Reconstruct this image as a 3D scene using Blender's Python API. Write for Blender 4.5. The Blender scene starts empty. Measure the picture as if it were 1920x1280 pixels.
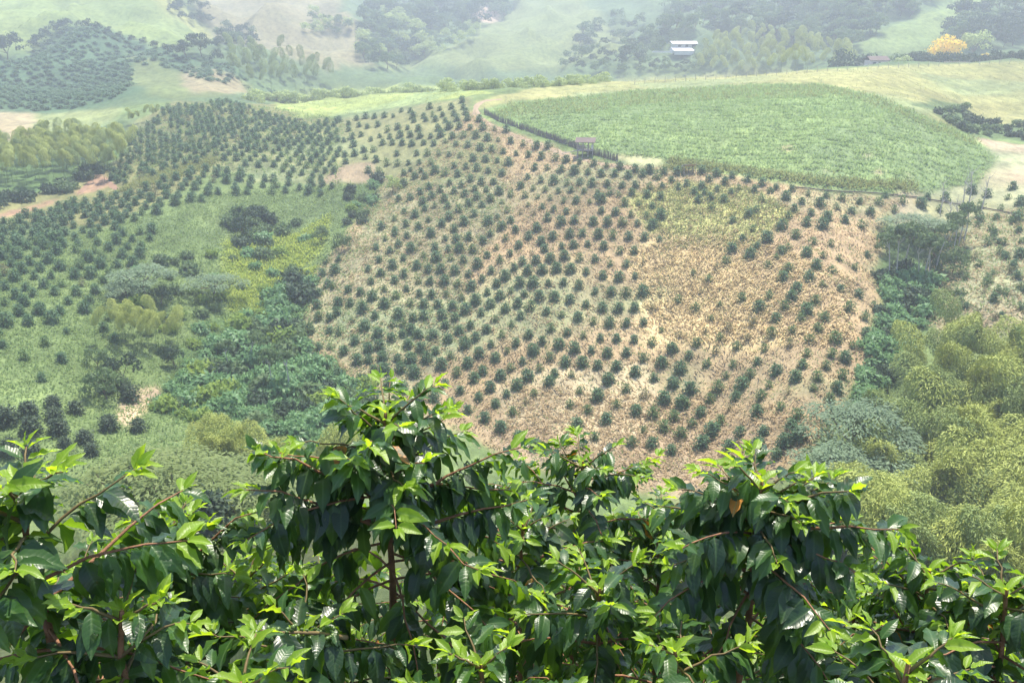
import bpy, math, random
import numpy as np
from mathutils import Vector, Matrix

random.seed(7)
RNG = np.random.default_rng(11)
SC = bpy.context.scene
COL = SC.collection

# ------------------------------------------------------------------ camera
FPX = 1700.0                      # focal length in pixels of a 1920 wide frame
PITCH = math.radians(19.4)
cam_d = bpy.data.cameras.new('camera')
cam = bpy.data.objects.new('camera', cam_d)
COL.objects.link(cam)
cam.location = (0, 0, 0)
cam.rotation_euler = (math.pi / 2 - PITCH, 0, 0)
cam_d.sensor_width = 36.0
cam_d.lens = 36.0 * FPX / 1920.0
cam_d.clip_start = 0.05
cam_d.clip_end = 5000
SC.camera = cam

# ------------------------------------------------------------------ sky, sun, exposure
SUN_EL = math.radians(69)
SUN_AZ = math.radians(22)         # clockwise from the view direction (+Y)
world = bpy.data.worlds.new('World')
SC.world = world
world.use_nodes = True
wn = world.node_tree
for n in list(wn.nodes):
    wn.nodes.remove(n)
w_out = wn.nodes.new('ShaderNodeOutputWorld')
w_bg = wn.nodes.new('ShaderNodeBackground')
w_sky = wn.nodes.new('ShaderNodeTexSky')
w_sky.sky_type = 'NISHITA'
w_sky.sun_disc = False
w_sky.sun_elevation = SUN_EL
w_sky.sun_rotation = SUN_AZ
w_sky.air_density = 1.0
w_sky.dust_density = 2.5
w_sky.altitude = 1200
w_bg.inputs['Strength'].default_value = 0.15
wn.links.new(w_sky.outputs[0], w_bg.inputs['Color'])
wn.links.new(w_bg.outputs[0], w_out.inputs['Surface'])

sun_d = bpy.data.lights.new('sun', 'SUN')
sun_d.energy = 4.4
sun_d.angle = math.radians(0.6)
sun_d.color = (1.0, 0.93, 0.80)
sun = bpy.data.objects.new('sun', sun_d)
COL.objects.link(sun)
_sd = Vector((math.sin(SUN_AZ) * math.cos(SUN_EL), math.cos(SUN_AZ) * math.cos(SUN_EL), math.sin(SUN_EL)))
sun.rotation_euler = (-_sd).to_track_quat('-Z', 'Y').to_euler()
sun.location = (0, 0, 60)

SC.view_settings.view_transform = 'Standard'
SC.view_settings.look = 'None'
SC.view_settings.exposure = 1.22
SC.view_settings.gamma = 1.0
SC.view_settings.use_curve_mapping = False
SC.render.engine = 'CYCLES'
SC.cycles.max_bounces = 8
SC.cycles.diffuse_bounces = 3
SC.cycles.glossy_bounces = 3
SC.cycles.transmission_bounces = 5
SC.cycles.volume_bounces = 2
SC.cycles.transparent_max_bounces = 8
SC.cycles.use_denoising = True
SC.cycles.sample_clamp_indirect = 6.0
# ------------------------------------------------------------------ terrain height field
# World units are metres, the eye is at the origin, ground is stored over (bearing, ln distance).
def ray(u, v):
    u = np.asarray(u, float); v = np.asarray(v, float)
    dx = (u - 960) / FPX; dz = (640 - v) / FPX
    cp, sp = math.cos(PITCH), math.sin(PITCH)
    return dx, cp + dz * sp, -sp + dz * cp

def ray_tg(u, v):
    x, y, z = ray(u, v)
    return np.arctan2(x, y), z / np.hypot(x, y)

CTRL = [  # survey marks on ground that is seen: picture column, row, horizontal distance
 (1200,880,96),(1200,790,105),(1200,700,116),(1200,600,128),(1200,500,142),(1200,410,157),(1200,330,174),
 (960,860,100),(960,780,109),(960,700,119),(960,600,132),(960,500,146),(960,420,161),(960,350,178),(960,260,205),(920,205,226),
 (800,740,116),(800,620,132),(800,500,150),(800,420,165),(800,350,183),(800,280,206),(880,200,230),(760,240,224),
 (1400,860,94),(1400,780,102),(1400,700,112),(1400,600,124),(1400,500,138),(1400,420,152),(1400,340,171),
 (1560,800,97),(1560,700,109),(1560,600,122),(1560,520,134),(1560,450,147),(1560,362,168),
 (1680,700,114),(1670,620,126),(1680,540,141),(1700,450,158),(1750,375,177),
 (1850,600,130),(1850,500,147),(1850,430,163),(1850,370,180),(1900,300,202),(1760,600,131),(1780,480,154),
 (1000,225,218),(1100,260,194),(1200,300,180),(1200,230,204),(1180,172,252),(1400,260,194),(1400,200,220),(1400,163,255),
 (1550,350,170),(1550,280,185),(1550,215,212),(1550,160,248),(1700,320,182),(1700,260,200),(1740,222,216),(1640,180,236),(1800,258,212),(1860,290,206),
 (1250,148,310),(1400,138,315),(1550,128,325),(1700,122,335),(1900,113,350),(1900,165,290),(1800,150,300),(1880,225,255),(1820,205,262),
 (1550,60,500),(1550,0,640),(1280,95,470),(1280,40,560),(1280,0,660),(1420,40,540),(1850,60,470),(1740,60,480),(1750,0,570),(1900,0,600),(1620,60,490),
 (700,218,262),(700,190,292),(700,165,345),(560,222,268),(560,185,330),(880,168,322),(1000,158,315),(1060,150,315),
 (800,120,520),(800,60,640),(800,0,800),(1050,125,500),(1050,60,600),(1000,5,720),(910,30,680),(1150,40,620),(1150,100,520),
 (560,125,470),(600,60,560),(600,0,690),(680,90,540),(500,20,640),
 (300,135,400),(430,168,340),(250,170,335),(380,190,300),(100,192,350),(0,202,340),(120,50,480),(300,100,440),(0,130,410),(120,130,420),
 (220,30,560),(200,0,610),(0,40,540),(400,78,500),(330,0,600),(410,20,650),
 (0,258,270),(0,225,300),(100,215,320),(100,258,262),(0,370,206),(100,370,203),(200,335,214),(240,245,262),(300,205,282),(420,198,280),
 (330,322,206),(300,335,201),(400,302,210),(300,270,238),(500,240,252),(500,300,214),(620,235,246),(620,300,212),(640,340,192),
 (0,450,172),(0,520,153),(0,600,136),(0,680,122),(0,760,110),(0,830,100),
 (150,420,178),(150,500,157),(150,600,136),(150,700,119),(150,790,106),
 (300,400,182),(300,480,162),(300,560,146),(300,640,132),(300,710,120),(300,790,107),
 (450,420,180),(450,500,160),(450,600,142),(450,680,128),(450,745,116),
 (590,400,184),(580,480,164),(570,560,149),(600,640,133),(600,720,119),(690,380,184),(690,440,166),(690,520,148),(690,640,130),
 (300,860,94),(550,830,98),(100,870,95),(750,850,101),(450,860,96),
]
HIDE = []  # ground that is hidden from the eye: bearing column, distance, height
for _u in (-700, -200, 200, 600, 960, 1300, 1700, 2100, 2600):
    HIDE += [(_u, 0.4, -1.72), (_u, 1.5, -2.2), (_u, 3, -3.05), (_u, 8, -6.3), (_u, 20, -13.6), (_u, 42, -28)]
HIDE += [(0, 66, -42.5), (500, 66, -43.5), (960, 72, -46.5), (1300, 70, -46.5), (1700, 62, -43), (2000, 62, -43),
         (0, 84, -48.5), (500, 84, -48.5), (960, 87, -49.2), (1400, 86, -49.2), (1700, 80, -49), (2000, 80, -49), (1700, 100, -50), (1950, 105, -50),
         (1550, 400, -24), (1750, 400, -20), (1900, 400, -18), (1250, 395, -27), (950, 410, -31), (700, 410, -33),
         (620, 395, -31)]
for _u, _g in ((-700, .05), (0, .05), (300, .05), (600, .045), (900, .045), (1200, .045), (1500, .05), (1800, .055), (2700, .055)):
    HIDE.append((_u, 1000, 1000 * _g))
    HIDE.append((_u, 1200, 1200 * (_g + .01)))

def _tps_setup():
    P, G = [], []
    def add(u, v, r):
        t, g = ray_tg(u, v); P.append((t * 3.0, math.log(r))); G.append(g)
    for u, v, r in CTRL:
        add(u, v, r)
        if u <= 100: add(u - 420, v, r * 0.98); add(u - 900, v, r * .95)
        if u >= 1850: add(u + 420, v, r * 0.98); add(u + 900, v, r * .95)
    for u, r, z in HIDE:
        P.append((math.atan2((u - 960) / FPX, math.cos(PITCH)) * 3.0, math.log(r))); G.append(z / r)
    P = np.array(P, float); G = np.array(G, float)
    n = len(P)
    d = np.sqrt(((P[:, None] - P[None]) ** 2).sum(-1)) + 1e-9
    K = d * d * np.log(d)
    K[np.arange(n), np.arange(n)] = 4e-4            # slight smoothing
    A = np.zeros((n + 3, n + 3))
    A[:n, :n] = K; A[:n, n] = 1; A[:n, n + 1:] = P; A[n, :n] = 1; A[n + 1:, :n] = P.T
    w = np.linalg.solve(A, np.concatenate([G, np.zeros(3)]))
    return P, w
TP, TW = _tps_setup()

def tps(t, lr):
    q = np.stack([t * 3.0, lr], -1)
    out = np.empty(len(q))
    for i in range(0, len(q), 20000):
        s = q[i:i + 20000]
        d2 = ((s[:, None] - TP[None]) ** 2).sum(-1) + 1e-12
        out[i:i + 20000] = (0.5 * d2 * np.log(d2)) @ TW[:-3] + TW[-3] + s @ TW[-2:]
    return out

def vnoise(x, y, seed=0):
    x = np.asarray(x, float); y = np.asarray(y, float)
    xi = np.floor(x); yi = np.floor(y); fx = x - xi; fy = y - yi
    fx = fx * fx * (3 - 2 * fx); fy = fy * fy * (3 - 2 * fy)
    def h(a, b):
        s = np.sin(a * 127.1 + b * 311.7 + seed * 74.7) * 43758.5453
        return s - np.floor(s)
    a = h(xi, yi); b = h(xi + 1, yi); c = h(xi, yi + 1); e = h(xi + 1, yi + 1)
    return (a * (1 - fx) + b * fx) * (1 - fy) + (c * (1 - fx) + e * fx) * fy

def fbm(x, y, seed=0, oct=4):
    s = 0; a = 0.5; tot = 0
    for k in range(oct):
        s = s + a * vnoise(x * 2 ** k, y * 2 ** k, seed + k * 3); tot += a; a *= 0.5
    return s / tot - 0.5

T_AX = np.concatenate([np.linspace(-1.05, -0.56, 26)[:-1], np.linspace(-0.56, 0.56, 400), np.linspace(0.56, 1.05, 26)[1:]])
R_AX = np.concatenate([np.geomspace(0.4, 80, 70)[:-1], np.linspace(80, 300, 300)[:-1], np.geomspace(300, 1150, 150)])
def _build_grid():
    tc = np.linspace(-1.05, 1.05, 120); lc = np.linspace(math.log(0.3), math.log(1300), 260)   # smooth field on a coarse grid first
    TT, LL = np.meshgrid(tc, lc)
    G = tps(TT.ravel(), LL.ravel()).reshape(TT.shape)
    def interp(t, lr):
        a = np.clip((t - tc[0]) / (tc[1] - tc[0]), 0, len(tc) - 1.001); b = np.clip((lr - lc[0]) / (lc[1] - lc[0]), 0, len(lc) - 1.001)
        i = a.astype(int); j = b.astype(int); a -= i; b -= j
        return (G[j, i] * (1 - a) + G[j, i + 1] * a) * (1 - b) + (G[j + 1, i] * (1 - a) + G[j + 1, i + 1] * a) * b
    TT, RR = np.meshgrid(T_AX, R_AX)
    g = interp(TT, np.log(RR))
    X = RR * np.sin(TT); Y = RR * np.cos(TT); Z = RR * g
    k = np.clip((RR - 5) / 60, 0, 1); far = np.clip((RR - 290) / 200, 0, 1)
    Z = Z + k * (0.9 * fbm(X / 9, Y / 9, 1) + 0.35 * fbm(X / 2.2, Y / 2.2, 5)) + far * (30 * fbm(X / 72, Y / 72, 9) - 30 * np.abs(fbm(X / 42, Y / 70, 15, 2)) + 3.5 * fbm(X / 17, Y / 17, 12))
    top = 60 + 8 * fbm(X / 90, Y / 90, 21)
    Z = np.where(Z > top - 12, top - 12 + 12 * np.tanh((Z - top + 12) / 12), Z)
    return X, Y, Z
GX, GY, GZ = _build_grid()

def height(x, y):
    x = np.asarray(x, float); y = np.asarray(y, float)
    r = np.hypot(x, y); t = np.arctan2(x, y)
    i = np.clip(np.searchsorted(T_AX, t) - 1, 0, len(T_AX) - 2); j = np.clip(np.searchsorted(R_AX, r) - 1, 0, len(R_AX) - 2)
    a = np.clip((t - T_AX[i]) / (T_AX[i + 1] - T_AX[i]), 0, 1); b = np.clip((r - R_AX[j]) / (R_AX[j + 1] - R_AX[j]), 0, 1)
    return (GZ[j, i] * (1 - a) + GZ[j, i + 1] * a) * (1 - b) + (GZ[j + 1, i] * (1 - a) + GZ[j + 1, i + 1] * a) * b

def ground(u, v, rmin=70.0, rmax=1100.0):
    """Where the line of sight through a picture point first meets the ground beyond rmin: N x 3."""
    x, y, z = ray(np.atleast_1d(u), np.atleast_1d(v))
    h = np.hypot(x, y); x = x / h; y = y / h; z = z / h
    rs = np.geomspace(rmin, rmax, 420)
    gap = np.stack([z * r - height(x * r, y * r) for r in rs], 0)
    hit = gap <= 0
    k = np.where(hit.any(0), hit.argmax(0), len(rs) - 1); k = np.maximum(k, 1)
    n = np.arange(len(x)); g0 = gap[k - 1, n]; g1 = gap[k, n]
    f = np.where(g0 > 0, g0 / np.maximum(g0 - g1, 1e-6), 0.0)
    r = rs[k - 1] + (rs[k] - rs[k - 1]) * np.clip(f, 0, 1)
    return np.stack([x * r, y * r, height(x * r, y * r)], -1)

def project(p):
    p = np.asarray(p, float)
    cp, sp = math.cos(PITCH), math.sin(PITCH)
    f = p[..., 1] * cp - p[..., 2] * sp; up = p[..., 1] * sp + p[..., 2] * cp
    return 960 + FPX * p[..., 0] / f, 640 - FPX * up / f

def stand(u, vtop, r):
    """A thing that stands at distance r under a picture point: its foot and its height."""
    x, y, z = ray(np.atleast_1d(u), np.atleast_1d(vtop))
    h = np.hypot(x, y); r = np.broadcast_to(r, h.shape)
    px, py = x / h * r, y / h * r
    g = height(px, py)
    return np.stack([px, py, g], -1), z / h * r - g
# ------------------------------------------------------------------ helpers
def lin(c):
    return tuple(c) + (1.0,) if len(c) == 3 else tuple(c)

def mesh_np(name, V, F, mat=None, smooth=False, mats=None, midx=None):
    V = np.asarray(V, np.float32).reshape(-1, 3); F = np.asarray(F, np.int32); k = F.shape[1]
    me = bpy.data.meshes.new(name)
    me.vertices.add(len(V)); me.vertices.foreach_set('co', V.ravel())
    me.loops.add(F.size); me.loops.foreach_set('vertex_index', F.ravel())
    me.polygons.add(len(F)); me.polygons.foreach_set('loop_start', np.arange(len(F), dtype=np.int32) * k)
    for m in (mats or ([mat] if mat else [])):
        me.materials.append(m)
    if midx is not None:
        me.polygons.foreach_set('material_index', np.asarray(midx, np.int32))
    me.polygons.foreach_set('use_smooth', np.full(len(F), bool(smooth)))
    me.update(calc_edges=True)
    return me

def put(name, me, loc=(0, 0, 0), parent=None, rot=None, scale=None):
    o = bpy.data.objects.new(name, me); COL.objects.link(o)
    o.location = loc
    if parent is not None: o.parent = parent
    if rot is not None: o.rotation_euler = rot
    if scale is not None: o.scale = (scale,) * 3 if np.isscalar(scale) else scale
    return o

def tag(o, label=None, cat=None, group=None, kind=None):
    if label: o['label'] = label
    if cat: o['category'] = cat
    if group: o['group'] = group
    if kind: o['kind'] = kind
    return o

def empty(name, loc=(0, 0, 0), rz=0.0, **kw):
    o = bpy.data.objects.new(name, None); COL.objects.link(o)
    o.location = loc; o.rotation_euler = (0, 0, rz); o.empty_display_size = .2
    return tag(o, **kw)

class Geo:
    """Collects quads (triangles are quads with a doubled corner avoided) for one mesh."""
    def __init__(s): s.V = []; s.F = []; s.n = 0
    def add(s, V, F):
        V = np.asarray(V, float).reshape(-1, 3); s.V.append(V); s.F.append(np.asarray(F, int) + s.n); s.n += len(V)
    def mesh(s, name, mat, smooth=False):
        return mesh_np(name, np.concatenate(s.V), np.concatenate(s.F), mat, smooth)

def tube(P, R, n=6):
    """Quad tube along points P with radii R."""
    P = np.asarray(P, float); R = np.broadcast_to(np.asarray(R, float), (len(P),))
    T = np.gradient(P, axis=0); T /= np.linalg.norm(T, axis=1)[:, None] + 1e-9
    ref = np.array([0, 0, 1.0]) if abs(T[0, 2]) < .9 else np.array([1.0, 0, 0])
    A = np.cross(T, ref); A /= np.linalg.norm(A, axis=1)[:, None] + 1e-9
    B = np.cross(T, A)
    a = np.arange(n) / n * 2 * math.pi
    V = P[:, None] + R[:, None, None] * (np.cos(a)[None, :, None] * A[:, None] + np.sin(a)[None, :, None] * B[:, None])
    F = []
    for i in range(len(P) - 1):
        for j in range(n):
            k = (j + 1) % n
            F.append((i * n + j, i * n + k, (i + 1) * n + k, (i + 1) * n + j))
    V = V.reshape(-1, 3)
    m = len(V)                                                   # end cap
    V = np.concatenate([V, P[-1:] + T[-1:] * R[-1]])
    for j in range(0, n, 2):
        F.append(((len(P) - 1) * n + j, (len(P) - 1) * n + (j + 1) % n, (len(P) - 1) * n + (j + 2) % n, m))
    return V, np.array(F)

def box(cx, cy, cz, sx, sy, sz):
    x = np.array([-1, 1, 1, -1, -1, 1, 1, -1]) * sx / 2 + cx; y = np.array([-1, -1, 1, 1, -1, -1, 1, 1]) * sy / 2 + cy
    z = np.array([-1, -1, -1, -1, 1, 1, 1, 1]) * sz / 2 + cz
    return np.stack([x, y, z], -1), np.array([(3, 2, 1, 0), (4, 5, 6, 7), (0, 1, 5, 4), (1, 2, 6, 5), (2, 3, 7, 6), (3, 0, 4, 7)])

def unit(v):
    return v / (np.linalg.norm(v, axis=-1, keepdims=True) + 1e-9)

def leaves(C, A, N, L, W):
    """Diamond leaves, one quad each: C base, A axis, N facing, L length, W width."""
    A = unit(A); S = unit(np.cross(A, N)); n = len(C); N = np.cross(S, A)
    L = np.broadcast_to(L, (n,))[:, None]; W = np.broadcast_to(W, (n,))[:, None]
    V = np.stack([C, C + A * L * .5 + S * W * .5 - N * W * .15, C + A * L - N * L * .08, C + A * L * .5 - S * W * .5 - N * W * .15], 1)
    return V.reshape(-1, 3), np.arange(n * 4).reshape(n, 4)

# ------------------------------------------------------------------ materials
def new_mat(name):
    m = bpy.data.materials.new(name); m.use_nodes = True
    t = m.node_tree
    for n in list(t.nodes): t.nodes.remove(n)
    return m, t, t.nodes, t.links

def ramp(N, L, fac, stops, interp='LINEAR'):
    r = N.new('ShaderNodeValToRGB'); r.color_ramp.interpolation = interp
    e = r.color_ramp.elements
    while len(e) < len(stops): e.new(.5)
    for k, (p, c) in enumerate(stops):
        e[k].position = p; e[k].color = lin(c)
    L.new(fac, r.inputs[0])
    return r.outputs[0]

def mixc(N, L, fac, a, b, mode='MIX'):
    m = N.new('ShaderNodeMix'); m.data_type = 'RGBA'; m.blend_type = mode
    for sock, val in ((m.inputs[0], fac), (m.inputs[6], a), (m.inputs[7], b)):
        if isinstance(val, (int, float)): sock.default_value = val
        elif isinstance(val, tuple): sock.default_value = lin(val)
        else: L.new(val, sock)
    return m.outputs[2]

def math_n(N, L, op, a, b):
    m = N.new('ShaderNodeMath'); m.operation = op
    for s, v in ((m.inputs[0], a), (m.inputs[1], b)):
        if isinstance(v, (int, float)): s.default_value = v
        else: L.new(v, s)
    return m.outputs[0]

def noise(N, L, scale, detail=4, rough=.6, vec=None, out='Fac'):
    t = N.new('ShaderNodeTexNoise'); t.inputs['Scale'].default_value = scale
    t.inputs['Detail'].default_value = detail; t.inputs['Roughness'].default_value = rough
    if vec is not None: L.new(vec, t.inputs['Vector'])
    return t.outputs[out]

def foliage(name, dark, light, trans=.25, tcol=None, rough=.55, spec=.3, odd=None):
    """Leaf material: colour varies by leaf and by plant, thin enough to let sun through."""
    m, t, N, L = new_mat(name)
    geo = N.new('ShaderNodeNewGeometry'); oi = N.new('ShaderNodeObjectInfo')
    f = math_n(N, L, 'MULTIPLY', geo.outputs['Random Per Island'], .65)
    f = math_n(N, L, 'ADD', f, math_n(N, L, 'MULTIPLY', oi.outputs['Random'], .35))
    c = ramp(N, L, f, [(0, dark), (1, light)] if odd is None else [(0, dark), (.85, light), (1, odd)])
    p = N.new('ShaderNodeBsdfPrincipled'); L.new(c, p.inputs['Base Color'])
    p.inputs['Roughness'].default_value = rough; p.inputs['Specular IOR Level'].default_value = spec
    o = N.new('ShaderNodeOutputMaterial')
    if trans > 0:
        tr = N.new('ShaderNodeBsdfTranslucent')
        tc = tcol or tuple(min(1, x * 1.6) for x in light)
        L.new(mixc(N, L, 1.0, c, tuple(tc), 'MIX') if tcol is None else mixc(N, L, .6, c, tuple(tc)), tr.inputs['Color'])
        mx = N.new('ShaderNodeMixShader'); mx.inputs[0].default_value = trans
        L.new(p.outputs[0], mx.inputs[1]); L.new(tr.outputs[0], mx.inputs[2]); L.new(mx.outputs[0], o.inputs[0])
    else:
        L.new(p.outputs[0], o.inputs[0])
    return m

def plain(name, a, b=None, scale=8, rough=.8, spec=.2, metal=0, bump=0):
    m, t, N, L = new_mat(name)
    p = N.new('ShaderNodeBsdfPrincipled'); o = N.new('ShaderNodeOutputMaterial')
    tc = N.new('ShaderNodeTexCoord')
    n = noise(N, L, scale, 5, .65, tc.outputs['Object'])
    c = ramp(N, L, n, [(.3, a), (.7, b or tuple(x * .7 for x in a))])
    L.new(c, p.inputs['Base Color']); p.inputs['Roughness'].default_value = rough
    p.inputs['Specular IOR Level'].default_value = spec; p.inputs['Metallic'].default_value = metal
    if bump:
        bn = N.new('ShaderNodeBump'); bn.inputs['Strength'].default_value = bump; bn.inputs['Distance'].default_value = .02
        L.new(n, bn.inputs['Height']); L.new(bn.outputs[0], p.inputs['Normal'])
    L.new(p.outputs[0], o.inputs[0])
    return m

M = {}
M['bush'] = foliage('coffee_bush_leaves', (.045, .10, .055), (.11, .19, .085), .3, (.13, .26, .06), .6, .2)
M['bush_pale'] = foliage('young_bush_leaves', (.045, .085, .03), (.10, .17, .055), .3, None, .6, .2)
M['bush_dry'] = foliage('sparse_bush_leaves', (.09, .09, .05), (.17, .17, .08), .3, None, .7, .15)
M['round'] = foliage('round_shrub_leaves', (.028, .05, .03), (.06, .09, .045), .15, None, .6, .2)
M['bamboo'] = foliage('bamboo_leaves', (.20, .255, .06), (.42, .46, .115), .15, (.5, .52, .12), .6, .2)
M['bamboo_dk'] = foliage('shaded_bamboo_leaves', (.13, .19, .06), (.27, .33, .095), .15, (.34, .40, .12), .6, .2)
M['acacia'] = foliage('acacia_leaves', (.10, .155, .09), (.19, .26, .15), .3, None, .6, .2)
M['acacia_lt'] = foliage('pale_acacia_leaves', (.10, .14, .045), (.20, .25, .09), .35, None, .6, .2)
M['leafy'] = foliage('broad_leaves', (.08, .165, .07), (.165, .29, .115), .3, None, .5, .25)
M['leafy_lt'] = foliage('light_leaves', (.10, .17, .035), (.22, .30, .06), .35, None, .6, .2)
M['tree_dk'] = foliage('dark_tree_leaves', (.022, .045, .025), (.05, .085, .04), .2, None, .6, .2)
M['tree_md'] = foliage('green_tree_leaves', (.045, .085, .035), (.12, .18, .07), .3, None, .6, .2)
M['tree_lt'] = foliage('pale_tree_leaves', (.18, .24, .09), (.33, .39, .15), .45, None, .6, .2)
M['yellow'] = foliage('yellow_blossom', (.65, .38, .03), (.85, .55, .06), .3, None, .7, .1)
M['straw'] = foliage('dry_straw', (.28, .215, .125), (.50, .39, .235), .2, None, .8, .1)
M['straw_lt'] = foliage('pale_dry_straw', (.46, .36, .20), (.70, .57, .34), .2, None, .8, .1)
M['grass'] = foliage('long_grass', (.12, .195, .075), (.25, .345, .125), .3, None, .6, .2)
M['grass_y'] = foliage('yellowing_grass', (.13, .155, .05), (.24, .26, .095), .3, None, .7, .1)
M['grass_l'] = foliage('lush_yellow_grass', (.18, .25, .05), (.36, .42, .09), .35, None, .7, .1)
M['weed'] = foliage('weeds', (.095, .155, .055), (.20, .275, .095), .3, None, .7, .1)
M['bark'] = plain('bark', (.16, .12, .085), (.08, .06, .045), 6, .9, .1, 0, .4)
M['pale_bark'] = plain('pale_bark', (.48, .46, .42), (.32, .30, .27), 5, .85, .15)
M['culm'] = plain('bamboo_culm', (.16, .22, .07), (.10, .14, .05), 4, .5, .4)
# ------------------------------------------------------------------ the lie of the land: parcels
def inside(px, py, poly):
    poly = np.asarray(poly, float); c = np.zeros(px.shape, bool); n = len(poly)
    for i in range(n):
        x0, y0 = poly[i]; x1, y1 = poly[(i + 1) % n]
        if y0 == y1: continue
        c ^= ((y0 > py) != (y1 > py)) & (px < (x1 - x0) * (py - y0) / (y1 - y0) + x0)
    return c

def plan(uv, rmin=70.0):
    """A parcel's corners as plan coordinates (every side cut into short pieces first)."""
    uv = np.asarray(uv, float); pts = []
    for i in range(len(uv)):
        a, b = uv[i], uv[(i + 1) % len(uv)]
        n = max(2, int(np.hypot(*(b - a)) / 25))
        pts.append(a + (b - a) * (np.arange(n) / n)[:, None])
    pts = np.concatenate(pts)
    return ground(pts[:, 0], pts[:, 1], rmin)[:, :2]

C_WEED = (.125, .17, .07); C_STRAW = (.305, .23, .145); C_PALE = (.40, .33, .22); C_BROWN = (.27, .19, .135)
C_PAST = (.25, .30, .11); C_DRYP = (.24, .24, .11); C_LUSH = (.185, .25, .105); C_RED = (.25, .16, .11); C_FOREST = (.06, .10, .045)
C_GREY = (.33, .255, .185); C_UND = (.075, .125, .05)

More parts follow.
